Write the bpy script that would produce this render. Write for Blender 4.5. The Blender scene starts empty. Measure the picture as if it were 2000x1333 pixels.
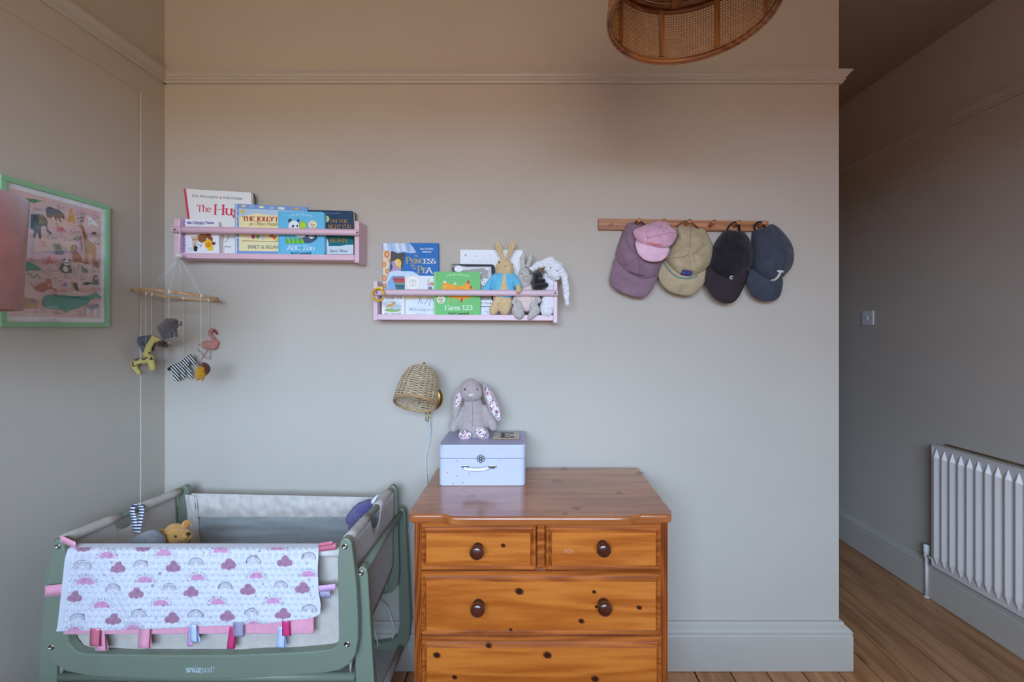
import bpy, bmesh, math, random
from mathutils import Vector, Matrix
import numpy as np
random.seed(7)
S = bpy.context.scene
COL = S.collection
PI = math.pi
# ------------------------------------------------------------------ camera
F, CX, CY, CH = 860.0, 1035.0, 640.0, 1.375     # focal length and vanishing point in photo pixels, eye height
D = 1.79                                        # distance of the end wall
cam = bpy.data.objects.new('camera', bpy.data.cameras.new('camera'))
COL.objects.link(cam)
cam.data.sensor_width = 36.0
cam.data.lens = F / 2000 * 36
cam.data.shift_x = -(CX - 1000) / 2000
cam.data.shift_y = -(666.5 - CY) / 2000
cam.data.clip_start = 0.02
cam.location = (0, 0, CH)
cam.rotation_euler = (PI / 2, 0, 0)
S.camera = cam
# ------------------------------------------------------------------ world: plain pale sky over sunlit ground
W = bpy.data.worlds.new('world'); S.world = W; W.use_nodes = True
nt = W.node_tree; nt.nodes.clear()
out = nt.nodes.new('ShaderNodeOutputWorld'); bg = nt.nodes.new('ShaderNodeBackground')
tc = nt.nodes.new('ShaderNodeTexCoord'); sx = nt.nodes.new('ShaderNodeSeparateXYZ')
rp = nt.nodes.new('ShaderNodeValToRGB')
nt.links.new(tc.outputs['Generated'], sx.inputs[0]); nt.links.new(sx.outputs['Z'], rp.inputs[0])
rp.color_ramp.elements[0].position = 0.0; rp.color_ramp.elements[0].color = (0.28, 0.205, 0.14, 1)
rp.color_ramp.elements[1].position = 0.03; rp.color_ramp.elements[1].color = (0.58, 0.80, 1.11, 1)
nt.links.new(rp.outputs[0], bg.inputs[0]); nt.links.new(bg.outputs[0], out.inputs[0])
bg.inputs[1].default_value = 9.5
# window opening behind the camera
WX0, WX1, WZ0, WZ1, WY = -1.3, 1.0, 1.0, 2.38, -1.2
pl = bpy.data.lights.new('window_portal', 'AREA'); pl.shape = 'RECTANGLE'
pl.size = WX1 - WX0; pl.size_y = WZ1 - WZ0; pl.cycles.is_portal = True
po = bpy.data.objects.new('window_portal', pl); COL.objects.link(po)
po.location = ((WX0 + WX1) / 2, WY - 0.05, (WZ0 + WZ1) / 2); po.rotation_euler = (PI / 2, 0, 0)
S.view_settings.view_transform = 'Standard'; S.view_settings.look = 'None'
S.view_settings.gamma = 1.0; S.view_settings.use_curve_mapping = False
S.view_settings.exposure = 0.95
S.cycles.max_bounces = 10; S.cycles.diffuse_bounces = 8
# ------------------------------------------------------------------ helpers
def P(px, py, Y):                                # photo pixel at depth Y -> world
    return Vector(((px - CX) * Y / F, Y, CH - (py - CY) * Y / F))
def PX(px, py, X):                               # photo pixel on a plane X = const
    Y = X * F / (px - CX)
    return Vector((X, Y, CH - (py - CY) * Y / F))
def lin(c):
    if isinstance(c, str):
        c = tuple(int(c[i:i + 2], 16) for i in (0, 2, 4))
    return tuple((v / 255 / 12.92 if v / 255 <= 0.04045 else ((v / 255 + 0.055) / 1.055) ** 2.4) for v in c) + (1,)
MATS = {}
def mat(key, col=None, rough=0.6, var=0.0, scale=8.0, bump=0.0, bscale=200.0, metal=0.0, sheen=0.0, alpha=1.0, coat=0.0, col2=None, spec=0.5, stretch=(1, 1, 1)):
    if key in MATS: return MATS[key]
    m = bpy.data.materials.new(key); m.use_nodes = True; MATS[key] = m
    n = m.node_tree; b = n.nodes['Principled BSDF']; L = n.links.new
    b.inputs['Roughness'].default_value = rough; b.inputs['Metallic'].default_value = metal
    b.inputs['Specular IOR Level'].default_value = spec
    if coat: b.inputs['Coat Weight'].default_value = coat; b.inputs['Coat Roughness'].default_value = 0.12
    if sheen: b.inputs['Sheen Weight'].default_value = sheen; b.inputs['Sheen Roughness'].default_value = 0.4
    if alpha < 1: b.inputs['Alpha'].default_value = alpha
    c = lin(col); b.inputs['Base Color'].default_value = c
    if var or col2 or bump:
        t = n.nodes.new('ShaderNodeTexCoord'); mp = n.nodes.new('ShaderNodeMapping'); mp.inputs['Scale'].default_value = stretch
        L(t.outputs['Object'], mp.inputs[0])
    if var or col2:
        no = n.nodes.new('ShaderNodeTexNoise'); no.inputs['Scale'].default_value = scale; no.inputs['Detail'].default_value = 4
        L(mp.outputs[0], no.inputs['Vector'])
        r = n.nodes.new('ShaderNodeValToRGB'); r.color_ramp.elements[0].position = .3; r.color_ramp.elements[1].position = .7
        if col2:
            r.color_ramp.elements[0].color = c; r.color_ramp.elements[1].color = lin(col2)
        else:
            r.color_ramp.elements[0].color = tuple(v * (1 - var) for v in c[:3]) + (1,)
            r.color_ramp.elements[1].color = tuple(min(1, v * (1 + var)) for v in c[:3]) + (1,)
        L(no.outputs[0], r.inputs[0]); L(r.outputs[0], b.inputs['Base Color'])
    if bump:
        n2 = n.nodes.new('ShaderNodeTexNoise'); n2.inputs['Scale'].default_value = bscale; n2.inputs['Detail'].default_value = 3
        L(mp.outputs[0], n2.inputs['Vector'])
        bp = n.nodes.new('ShaderNodeBump'); bp.inputs['Strength'].default_value = bump; bp.inputs['Distance'].default_value = 0.01
        L(n2.outputs[0], bp.inputs['Height']); L(bp.outputs[0], b.inputs['Normal'])
    return m
def wood(key, dark, light, knot=None, scale=6.0, axis='X', rough=0.4, coat=0.0, ring=14.0, rnd=0.0, kscale=2.6, kthr=0.06):
    if key in MATS: return MATS[key]
    m = bpy.data.materials.new(key); m.use_nodes = True; MATS[key] = m
    n = m.node_tree; b = n.nodes['Principled BSDF']; L = n.links.new
    b.inputs['Roughness'].default_value = rough
    if coat: b.inputs['Coat Weight'].default_value = coat; b.inputs['Coat Roughness'].default_value = 0.15
    t = n.nodes.new('ShaderNodeTexCoord'); oi = n.nodes.new('ShaderNodeObjectInfo')
    ad = n.nodes.new('ShaderNodeVectorMath'); ad.operation = 'MULTIPLY_ADD'
    L(oi.outputs['Random'], ad.inputs[0]); ad.inputs[1].default_value = (7.3 * rnd, 5.1 * rnd, 3.7 * rnd); L(t.outputs['Object'], ad.inputs[2])
    mp = n.nodes.new('ShaderNodeMapping'); L(ad.outputs[0], mp.inputs[0])
    st = {'X': (.09, 1, 1), 'Y': (1, .09, 1), 'Z': (1, 1, .09)}[axis]
    mp.inputs['Scale'].default_value = st
    no = n.nodes.new('ShaderNodeTexNoise'); no.inputs['Scale'].default_value = scale * 4; no.inputs['Detail'].default_value = 7; no.inputs['Roughness'].default_value = .62
    L(mp.outputs[0], no.inputs['Vector'])
    n1 = n.nodes.new('ShaderNodeTexNoise'); n1.inputs['Scale'].default_value = scale; n1.inputs['Detail'].default_value = 1.5
    L(mp.outputs[0], n1.inputs['Vector'])
    mu = n.nodes.new('ShaderNodeMath'); mu.operation = 'MULTIPLY'; mu.inputs[1].default_value = ring * 6
    L(n1.outputs[0], mu.inputs[0])
    sn = n.nodes.new('ShaderNodeMath'); sn.operation = 'SINE'; L(mu.outputs[0], sn.inputs[0])
    mm = n.nodes.new('ShaderNodeMath'); mm.operation = 'MULTIPLY_ADD'; mm.inputs[1].default_value = 0.16
    L(sn.outputs[0], mm.inputs[0]); L(no.outputs[0], mm.inputs[2])
    r = n.nodes.new('ShaderNodeValToRGB'); r.color_ramp.elements[0].position = .3; r.color_ramp.elements[1].position = .68
    r.color_ramp.elements[0].color = lin(dark); r.color_ramp.elements[1].color = lin(light)
    L(mm.outputs[0], r.inputs[0])
    col = r.outputs[0]
    if knot:
        m2 = n.nodes.new('ShaderNodeMapping'); L(ad.outputs[0], m2.inputs[0])
        m2.inputs['Scale'].default_value = {'X': (.55, 1, 1), 'Y': (1, .55, 1), 'Z': (1, 1, .55)}[axis]
        vo = n.nodes.new('ShaderNodeTexVoronoi'); vo.inputs['Scale'].default_value = kscale
        L(m2.outputs[0], vo.inputs['Vector'])
        kr = n.nodes.new('ShaderNodeValToRGB'); kr.color_ramp.elements[0].position = kthr * .5; kr.color_ramp.elements[1].position = kthr * 1.6
        kr.color_ramp.elements[0].color = (1, 1, 1, 1); kr.color_ramp.elements[1].color = (0, 0, 0, 1)
        L(vo.outputs['Distance'], kr.inputs[0])
        mx = n.nodes.new('ShaderNodeMixRGB'); mx.inputs[2].default_value = lin(knot)
        L(kr.outputs[0], mx.inputs[0]); L(col, mx.inputs[1]); col = mx.outputs[0]
    if rnd:
        hs = n.nodes.new('ShaderNodeHueSaturation'); mr = n.nodes.new('ShaderNodeMapRange')
        mr.inputs[3].default_value = 1 - .22 * rnd; mr.inputs[4].default_value = 1 + .22 * rnd
        L(oi.outputs['Random'], mr.inputs[0]); L(mr.outputs[0], hs.inputs['Value']); L(col, hs.inputs['Color']); col = hs.outputs[0]
    L(col, b.inputs['Base Color'])
    bp = n.nodes.new('ShaderNodeBump'); bp.inputs['Strength'].default_value = .12; bp.inputs['Distance'].default_value = .004
    L(mm.outputs[0], bp.inputs['Height']); L(bp.outputs[0], b.inputs['Normal'])
    return m
def par(o, parent):
    if parent is not None:
        o.parent = parent
        o.matrix_parent_inverse = Matrix.Translation(-Vector(parent['_o'])) if '_o' in parent else Matrix.Identity(4)
def mesh(name, V, Fc, mats, parent=None, smooth=False, mi=None):
    me = bpy.data.meshes.new(name); me.from_pydata([tuple(v) for v in V], [], Fc); me.update()
    for m in (mats if isinstance(mats, (list, tuple)) else [mats]): me.materials.append(m)
    if mi is not None: me.polygons.foreach_set('material_index', mi)
    if smooth: me.polygons.foreach_set('use_smooth', [True] * len(me.polygons))
    o = bpy.data.objects.new(name, me); COL.objects.link(o); par(o, parent)
    return o
def tag(o, label=None, cat=None, group=None, kind=None):
    if label: o['label'] = label
    if cat: o['category'] = cat
    if group: o['group'] = group
    if kind: o['kind'] = kind
    return o
ROOTS = []
def thing(name, loc, label, cat, group=None):
    e = bpy.data.objects.new(name, None); COL.objects.link(e)
    e.empty_display_size = .05; e.location = loc; e['_o'] = tuple(loc); ROOTS.append(e)
    return tag(e, label, cat, group)
def bev(o, w=.003, seg=2, ang=35):
    b = o.modifiers.new('bevel', 'BEVEL'); b.width = w; b.segments = seg; b.limit_method = 'ANGLE'; b.angle_limit = math.radians(ang)
    return o
def sub(o, n=1):
    s = o.modifiers.new('sub', 'SUBSURF'); s.levels = n; s.render_levels = n
    return o
BF = [(0, 3, 2, 1), (4, 5, 6, 7), (0, 1, 5, 4), (1, 2, 6, 5), (2, 3, 7, 6), (3, 0, 4, 7)]
def box(name, x0, x1, y0, y1, z0, z1, m, parent=None, b=0.0):
    V = [(x0, y0, z0), (x1, y0, z0), (x1, y1, z0), (x0, y1, z0), (x0, y0, z1), (x1, y0, z1), (x1, y1, z1), (x0, y1, z1)]
    o = mesh(name, V, BF, m, parent)
    if b: bev(o, b)
    return o
def boxes(name, L, m, parent=None, b=0.0):
    V, Fc = [], []
    for (x0, x1, y0, y1, z0, z1) in L:
        k = len(V)
        V += [(x0, y0, z0), (x1, y0, z0), (x1, y1, z0), (x0, y1, z0), (x0, y0, z1), (x1, y0, z1), (x1, y1, z1), (x0, y1, z1)]
        Fc += [tuple(k + i for i in f) for f in BF]
    o = mesh(name, V, Fc, m, parent)
    if b: bev(o, b)
    return o
def prism(name, pts, d, m, parent=None, b=0.0, smooth=False):
    """polygon of world points swept by vector d"""
    d = Vector(d); n = len(pts); A = [Vector(p) for p in pts]
    nrm = sum(((A[i] - A[0]).cross(A[(i + 1) % n] - A[0]) for i in range(1, n - 1)), Vector())
    if nrm.dot(d) > 0: A.reverse()
    V = A + [p + d for p in A]
    Fc = [tuple(range(n)), tuple(range(2 * n - 1, n - 1, -1))] + [(i, n + i, n + (i + 1) % n, (i + 1) % n) for i in range(n)]
    o = mesh(name, V, Fc, m, parent)
    if b: bev(o, b)
    return o
def pprism(name, pxs, Y, t, m, parent=None, b=0.0):
    return prism(name, [P(x, y, Y) for x, y in pxs], (0, t, 0), m, parent, b)
def rnd_poly(pts, r, n=5):
    """round the corners of a 2-D polygon; r a number or one per corner"""
    o = []; N = len(pts)
    for i in range(N):
        a, b, c = Vector(pts[i - 1]), Vector(pts[i]), Vector(pts[(i + 1) % N])
        ri = r[i] if isinstance(r, (list, tuple)) else r
        if ri <= 0: o.append(tuple(b)); continue
        d1, d2 = a - b, c - b; ri = min(ri, d1.length * .49, d2.length * .49)
        p, q = b + d1.normalized() * ri, b + d2.normalized() * ri
        for k in range(n + 1):
            t = k / n; o.append(tuple(p * (1 - t) ** 2 + b * 2 * t * (1 - t) + q * t * t))
    return o
def smooth_curve(pts, n=6, closed=False):
    pts = [Vector(p) for p in pts]; N = len(pts); o = []
    rng = N if closed else N - 1
    for i in range(rng):
        g = (lambda k: pts[k % N]) if closed else (lambda k: pts[max(0, min(N - 1, k))])
        p0, p1, p2, p3 = g(i - 1), g(i), g(i + 1), g(i + 2)
        for k in range(n):
            t = k / n
            o.append(.5 * ((2 * p1) + (-p0 + p2) * t + (2 * p0 - 5 * p1 + 4 * p2 - p3) * t * t + (-p0 + 3 * p1 - 3 * p2 + p3) * t ** 3))
    if not closed: o.append(pts[-1])
    return o
def tube_geo(path, r, seg=8, closed=False, cap=True, sq=1.0):
    path = [Vector(p) for p in path]; N = len(path); V, Fc = [], []
    rr = r if isinstance(r, (list, tuple)) else [r] * N
    up = Vector((0, 0, 1)); prev = None
    for i, p in enumerate(path):
        a = path[(i - 1) % N] if (closed or i) else p; c = path[(i + 1) % N] if (closed or i < N - 1) else p
        t = (c - a).normalized()
        if prev is None:
            h = up if abs(t.dot(up)) < .9 else Vector((1, 0, 0)); u = t.cross(h).normalized()
        else:
            u = (prev - t * prev.dot(t)).normalized()
        prev = u; v = t.cross(u)
        for k in range(seg):
            an = 2 * PI * k / seg
            V.append(p + rr[i] * (u * math.cos(an) + v * math.sin(an) * sq))
    for i in range(N if closed else N - 1):
        j = (i + 1) % N
        for k in range(seg):
            l = (k + 1) % seg
            Fc.append((i * seg + k, i * seg + l, j * seg + l, j * seg + k))
    if cap and not closed:
        Fc.append(tuple(range(seg - 1, -1, -1))); Fc.append(tuple((N - 1) * seg + k for k in range(seg)))
    return V, Fc
def tube(name, path, r, m, parent=None, seg=8, closed=False, sq=1.0):
    V, Fc = tube_geo(path, r, seg, closed, True, sq)
    return mesh(name, V, Fc, m, parent, True)
def merge(geos):
    V, Fc = [], []
    for v, f in geos:
        k = len(V); V += list(v); Fc += [tuple(k + i for i in q) for q in f]
    return V, Fc
def lathe_geo(prof, c, ax=(0, 0, 1), seg=24, squash=1.0):
    """prof: (radius, along-axis) pairs"""
    ax = Vector(ax).normalized(); h = Vector((0, 0, 1)) if abs(ax.z) < .9 else Vector((1, 0, 0))
    u = ax.cross(h).normalized(); v = ax.cross(u); c = Vector(c); V, Fc = [], []
    for r, z in prof:
        for k in range(seg):
            a = 2 * PI * k / seg; V.append(c + ax * z + u * r * math.cos(a) + v * r * math.sin(a) * squash)
    for i in range(len(prof) - 1):
        for k in range(seg):
            l = (k + 1) % seg; Fc.append((i * seg + k, i * seg + l, (i + 1) * seg + l, (i + 1) * seg + k))
    if prof[0][0] > 1e-6: Fc.append(tuple(range(seg - 1, -1, -1)))
    if prof[-1][0] > 1e-6: Fc.append(tuple((len(prof) - 1) * seg + k for k in range(seg)))
    return V, Fc
def lathe(name, prof, c, m, parent=None, ax=(0, 0, 1), seg=24, smooth=True):
    V, Fc = lathe_geo(prof, c, ax, seg); o = mesh(name, V, Fc, m, parent, smooth)
    return o
def fixn(o):
    b = bmesh.new(); b.from_mesh(o.data); bmesh.ops.recalc_face_normals(b, faces=b.faces); b.to_mesh(o.data); b.free()
    return o
def sweep(name, path, prof, m, parent=None):
    """plan path (x, y) with mitres; prof (outward, z); outward is to the right of the path direction"""
    N = len(path); V, Fc = [], []; K = len(prof); p = [Vector(q) for q in path]
    for i in range(N):
        d0 = (p[i] - p[i - 1]).normalized() if i else None; d1 = (p[i + 1] - p[i]).normalized() if i < N - 1 else None
        n0 = Vector((d0.y, -d0.x)) if d0 else None; n1 = Vector((d1.y, -d1.x)) if d1 else None
        if n0 is None: nn = n1
        elif n1 is None: nn = n0
        else: nn = (n0 + n1) / (1 + n0.dot(n1))
        for o_, z in prof: V.append((p[i].x + nn.x * o_, p[i].y + nn.y * o_, z))
    for i in range(N - 1):
        for k in range(K):
            l = (k + 1) % K; Fc.append((i * K + k, i * K + l, (i + 1) * K + l, (i + 1) * K + k))
    Fc.append(tuple(range(K))); Fc.append(tuple((N - 1) * K + k for k in range(K - 1, -1, -1)))
    return fixn(mesh(name, V, Fc, m, parent))
# ------------------------------------------------------------------ the room
M_wall = mat('wall_paint', (189, 180, 167), rough=.75, var=.02, scale=3, bump=.05, bscale=60)
M_trim = mat('trim_paint', (187, 179, 168), rough=.45, var=.02, scale=5, bump=.04, bscale=40)
M_ceil = mat('ceiling_paint', (168, 152, 136), rough=.8, var=.02)
M_board = wood('floorboard_pine', (160, 106, 64), (190, 136, 90), knot=(70, 38, 20), axis='Y', scale=9, rough=.4, coat=.25, rnd=.6, kscale=3.3, kthr=.07, ring=5)
XL, HC, XP = -1.485, 2.83, 1.256
def XR(y): return 2.055 - .0267 * (y - 2.4)
YE, YR = 4.3, WY
st = lambda o: tag(o, kind='structure')
fl = st(box('floor', XL - .1, 2.3, YR - .1, YE + .1, -.08, -.022, mat('subfloor', (50, 36, 26))))
bw = .143; nb = 0
base_me = None
for i in range(27):
    x0 = XL - .02 + i * bw + .02
    if x0 > 2.2: break
    dz = random.uniform(-.0012, .0012)
    b_ = box('floorboard', 0, bw - .006, YR, YE, -.022, 0, M_board, fl) if base_me is None else None
    if base_me is None:
        base_me = b_.data; bev(b_, .0015, 1)
    else:
        b_ = bpy.data.objects.new('floorboard', base_me); COL.objects.link(b_); par(b_, fl); bev(b_, .0015, 1)
    b_.location = (x0, 0, dz)
st(box('ceiling', XL - .1, 2.3, YR - .1, YE + .1, HC, HC + .1, M_ceil))
st(box('wall_back', XL - .1, XP, D, D + .15, 0, HC, M_wall))
wl = st(box('wall_left', XL - .2, XL - .005, YR - .1, YE, 0, HC, M_wall))
box('header_panel', XL - .005, XL, YR, D, 2.277, HC, M_wall, wl, .0015)
box('side_jamb', XL - .005, XL, 1.68, D, 0, 2.277, M_wall, wl, .0025)
st(prism('wall_right', [(XR(YR - .1), YR - .1, 0), (XR(YE), YE, 0), (XR(YE) + .2, YE, 0), (XR(YR - .1) + .2, YR - .1, 0)], (0, 0, HC), M_wall))
st(box('wall_hall_end', XL - .1, 2.3, YE, YE + .1, 0, HC, M_wall))
st(boxes('wall_rear', [(XL - .1, WX0, YR - .2, YR, 0, HC), (WX1, 2.35, YR - .2, YR, 0, HC), (WX0, WX1, YR - .2, YR, 0, WZ0), (WX0, WX1, YR - .2, YR, WZ1, HC)], M_wall))
# sash window behind the camera
M_wp = mat('window_paint', (225, 224, 220), rough=.4)
wn = st(boxes('window_1', [(WX0, WX0 + .05, YR - .16, YR - .1, WZ0, WZ1), (WX1 - .05, WX1, YR - .16, YR - .1, WZ0, WZ1), (WX0 + .05, WX1 - .05, YR - .16, YR - .1, WZ0, WZ0 + .07),
                           (WX0 + .05, WX1 - .05, YR - .16, YR - .1, WZ1 - .05, WZ1), (WX0 + .05, WX1 - .05, YR - .16, YR - .1, 1.66, 1.71)], M_wp))
box('window_sill', WX0 - .05, WX1 + .05, YR - .1, YR + .08, WZ0 - .04, WZ0 - .002, M_wp, wn, .004)
# picture rail and skirting, swept with mitred corners
zr = CH + (CY - 142) / F * D; zb = CH + (CY - 165) / F * D; hr = zr - zb
rail = [(-.004, zb), (.010, zb), (.012, zb + hr * .18), (.017, zb + hr * .24), (.017, zb + hr * .42), (.021, zb + hr * .48), (.024, zb + hr * .62), (.030, zb + hr * .74), (.034, zb + hr * .80), (.034, zb + hr * .93), (.028, zr), (-.004, zr)]
st(sweep('trim_1', [(XL - .005, D), (XP, D), (XP, D + .15)], rail, M_trim))
st(sweep('trim_2', [(XL, YR), (XL, D)], rail, M_trim))
st(sweep('trim_3', [(XR(YE), YE), (XR(YR), YR)], [(a, z - .004) for a, z in rail], M_trim))
hb = .185
skirt = [(-.004, .002), (.034, .002), (.034, hb - .045), (.031, hb - .040), (.033, hb - .036), (.033, hb - .028), (.026, hb - .02), (.013, hb - .010), (.010, hb), (-.004, hb)]
st(sweep('baseboard_back', [(XL, D), (XP, D), (XP, D + .15)], skirt, M_trim))
st(sweep('baseboard_right', [(XR(YE), YE), (XR(YR), YR)], [(a, z * 1.02) for a, z in skirt], M_trim))
st(sweep('baseboard_left', [(XL - .005, YR), (XL - .005, 1.68)], skirt, M_trim))

# unseen house, added to close off the sky to one side of the window
M_brick = mat('outside_brick', (168, 112, 82), rough=.9, var=.15, scale=3)
nh = st(box('added_house_opposite', -16, -1.9, -11, -8, -4, 2.25, M_brick))
prism('roof', [(-16, -8 + .1, 2.25), (-16, -11.1, 2.25), (-16, -9.5, 2.4)], (14.1, 0, 0), mat('outside_slate', (92, 84, 80), rough=.8), nh)
# unseen bed, implied by the bedside crib, added to darken the lower left
bd = thing('unseen_double_bed', (-.45, -.15, 0), 'added unseen double bed with dusty brown bedspread in front of the crib, below the picture', 'bed')
M_bed = mat('bedspread', (126, 98, 88), rough=.95, var=.1, scale=12, bump=.4, bscale=60, spec=.1); M_hb = mat('headboard_velvet', (120, 76, 70), rough=.95, sheen=.3, spec=.1)
box('bed_base', -1.38, .50, -.88, .58, .08, .30, mat('bed_base_cloth', (110, 96, 88), rough=.9), bd, .01)
box('mattress', -1.37, .50, -.88, .58, .3005, .50, mat('mattress_cloth', (206, 200, 194), rough=.9), bd, .04)
o = box('bedspread', -1.0, .53, -.91, .61, .15, .56, M_bed, bd, .05); box('headboard', -1.47, -1.385, -.95, .64, 0, 1.18, M_hb, bd, .03)
for y in (-.5, .2): o = box('pillow', -1.36, -1.02, y - .3, y + .3, .505, .64, mat('pillow_cotton', (196, 182, 174), rough=.9), bd, .05)
for x in (-1.3, .42):
    for y in (-.8, .5): box('foot', x - .03, x + .03, y - .03, y + .03, 0, .0795, mat('bed_foot', (80, 54, 36), rough=.5), bd, .004)
# ------------------------------------------------------------------ lettering and flat print
def _A(cx, cy, rx, ry, a0, a1, n=10):
    return [(cx + rx * math.cos(math.radians(a0 + (a1 - a0) * k / n)), cy + ry * math.sin(math.radians(a0 + (a1 - a0) * k / n))) for k in range(n + 1)]
def _G():
    A = _A; G = {}
    def g(ch, w, *st): G[ch] = (w, st)
    # capitals: height 0.7
    g('A', .62, [(.02, 0), (.31, .7), (.6, 0)], [(.13, .24), (.49, .24)])
    g('B', .52, [(.1, 0), (.1, .7)], [(.1, .7)] + A(.24, .53, .2, .17, 90, -90) + [(.1, .36)], [(.1, .36)] + A(.26, .18, .23, .18, 90, -90) + [(.1, 0)])
    g('C', .6, A(.34, .35, .3, .36, 45, 315, 14))
    g('D', .62, [(.1, 0), (.1, .7)], [(.1, .7)] + A(.25, .35, .32, .35, 90, -90, 12) + [(.1, 0)])
    g('E', .5, [(.1, 0), (.1, .7)], [(.1, .7), (.46, .7), (.46, .6)], [(.1, .36), (.38, .36)], [(.1, 0), (.48, 0), (.48, .12)])
    g('F', .48, [(.1, 0), (.1, .7)], [(.1, .7), (.46, .7), (.46, .58)], [(.1, .36), (.36, .36)])
    g('G', .66, A(.35, .35, .31, .36, 45, 350, 14), [(.62, .3), (.62, .05)], [(.44, .3), (.66, .3)])
    g('H', .66, [(.1, 0), (.1, .7)], [(.56, 0), (.56, .7)], [(.1, .36), (.56, .36)])
    g('I', .24, [(.12, 0), (.12, .7)])
    g('J', .34, [(.22, .7), (.22, .05)] + A(.08, .05, .14, .18, 0, -100, 6))
    g('K', .6, [(.1, 0), (.1, .7)], [(.52, .7), (.12, .32)], [(.24, .42), (.58, 0)])
    g('L', .46, [(.1, 0), (.1, .7)], [(.1, 0), (.44, 0), (.44, .14)])
    g('M', .78, [(.08, 0), (.12, .7), (.39, .08), (.66, .7), (.7, 0)])
    g('N', .66, [(.1, 0), (.1, .7), (.56, 0), (.56, .7)])
    g('O', .7, A(.35, .35, .31, .36, 0, 360, 20))
    g('P', .5, [(.1, 0), (.1, .7)], [(.1, .7)] + A(.24, .52, .22, .18, 90, -90) + [(.1, .34)])
    g('Q', .7, A(.35, .35, .31, .36, 0, 360, 20), [(.38, .16), (.64, -.1)])
    g('R', .58, [(.1, 0), (.1, .7)], [(.1, .7)] + A(.24, .53, .21, .17, 90, -90) + [(.1, .36)], [(.28, .36), (.56, 0)])
    g('S', .46, A(.23, .53, .18, .17, 50, 270, 10) + A(.23, .18, .2, .18, 90, -140, 10))
    g('T', .58, [(.29, 0), (.29, .7)], [(.03, .58), (.03, .7), (.55, .7), (.55, .58)])
    g('U', .64, [(.1, .7), (.1, .22)] + A(.32, .22, .22, .23, 180, 360, 8) + [(.54, .7)])
    g('V', .6, [(.02, .7), (.31, 0), (.58, .7)])
    g('W', .86, [(.02, .7), (.24, 0), (.43, .68), (.63, 0), (.84, .7)])
    g('Y', .58, [(.02, .7), (.29, .34), (.56, .7)], [(.29, .34), (.29, 0)])
    g('Z', .54, [(.05, .56), (.05, .7), (.49, .7), (.04, 0), (.5, 0), (.5, .14)])
    # small letters: x-height 0.45
    bowl = lambda cx: A(cx, .225, .17, .235, 0, 360, 14)
    g('a', .44, A(.2, .32, .15, .14, 160, 0, 8) + [(.35, .04), (.42, 0)], A(.2, .12, .16, .13, 70, 400, 12))
    g('b', .48, [(.09, .72), (.09, 0)], bowl(.27))
    g('c', .4, A(.22, .225, .18, .235, 45, 315, 12))
    g('d', .48, [(.38, .72), (.38, 0)], bowl(.21))
    g('e', .42, [(.05, .25), (.37, .25)] + A(.21, .225, .17, .235, 5, 315, 13))
    g('f', .3, A(.25, .6, .12, .12, 60, 180, 6) + [(.13, 0)], [(.02, .44), (.27, .44)])
    g('g', .46, A(.2, .28, .15, .17, 0, 360, 12), A(.2, -.08, .19, .13, 0, 360, 12), [(.1, .13), (.12, .05)], [(.33, .4), (.45, .44)])
    g('h', .5, [(.09, .72), (.09, 0)], [(.09, .28)] + A(.24, .28, .15, .17, 160, 0, 8) + [(.39, 0)])
    g('i', .22, [(.11, .44), (.11, 0)], [(.11, .58), (.11, .64)])
    g('j', .22, [(.13, .44), (.13, -.1), (.02, -.2)], [(.13, .58), (.13, .64)])
    g('k', .46, [(.09, .72), (.09, 0)], [(.4, .44), (.1, .2)], [(.2, .28), (.44, 0)])
    g('l', .22, [(.11, .72), (.11, 0)])
    g('m', .74, [(.09, .44), (.09, 0)], [(.09, .28)] + A(.225, .28, .135, .17, 160, 0, 8) + [(.36, 0)], [(.36, .28)] + A(.495, .28, .135, .17, 160, 0, 8) + [(.63, 0)])
    g('n', .5, [(.09, .44), (.09, 0)], [(.09, .28)] + A(.24, .28, .15, .17, 160, 0, 8) + [(.39, 0)])
    g('o', .46, A(.23, .225, .19, .235, 0, 360, 16))
    g('p', .48, [(.09, .44), (.09, -.22)], bowl(.27))
    g('q', .48, [(.38, .44), (.38, -.22)], bowl(.21))
    g('r', .34, [(.09, .44), (.09, 0)], [(.09, .26)] + A(.24, .28, .15, .16, 160, 50, 6))
    g('s', .36, A(.18, .335, .13, .115, 40, 270, 8) + A(.18, .115, .15, .115, 90, -140, 8))
    g('t', .3, [(.13, .6), (.13, .1)] + A(.22, .1, .09, .1, 180, 300, 5), [(.02, .44), (.27, .44)])
    g('u', .5, [(.09, .44), (.09, .17)] + A(.24, .17, .15, .17, 180, 340, 8), [(.39, .44), (.39, 0)])
    g('v', .44, [(.02, .44), (.22, 0), (.42, .44)])
    g('w', .66, [(.02, .44), (.18, 0), (.33, .42), (.48, 0), (.64, .44)])
    g('x', .44, [(.03, .44), (.41, 0)], [(.41, .44), (.03, 0)])
    g('y', .44, [(.02, .44), (.22, 0)], [(.42, .44), (.22, 0), (.1, -.2), (.02, -.2)])
    g('z', .4, [(.04, .44), (.36, .44), (.04, 0), (.37, 0)])
    g('1', .36, [(.06, .56), (.19, .7), (.19, 0)])
    g('2', .5, A(.24, .5, .19, .2, 165, -30, 9) + [(.04, 0), (.46, 0), (.46, .1)])
    g('3', .5, A(.22, .53, .18, .17, 150, -80, 9), A(.22, .19, .21, .19, 85, -150, 9))
    g('5', .48, [(.42, .7), (.12, .7), (.09, .4)] + A(.22, .22, .21, .22, 125, -140, 10))
    g("'", .16, [(.08, .7), (.08, .55)]); g('-', .3, [(.04, .24), (.26, .24)]); g('.', .16, [(.08, 0), (.08, .05)])
    g('&', .62, A(.26, .55, .13, .15, -40, 230, 10) + [(.54, 0)], [(.18, .38)] + A(.24, .17, .19, .18, 120, 330, 8) + [(.56, .34)])
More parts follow.
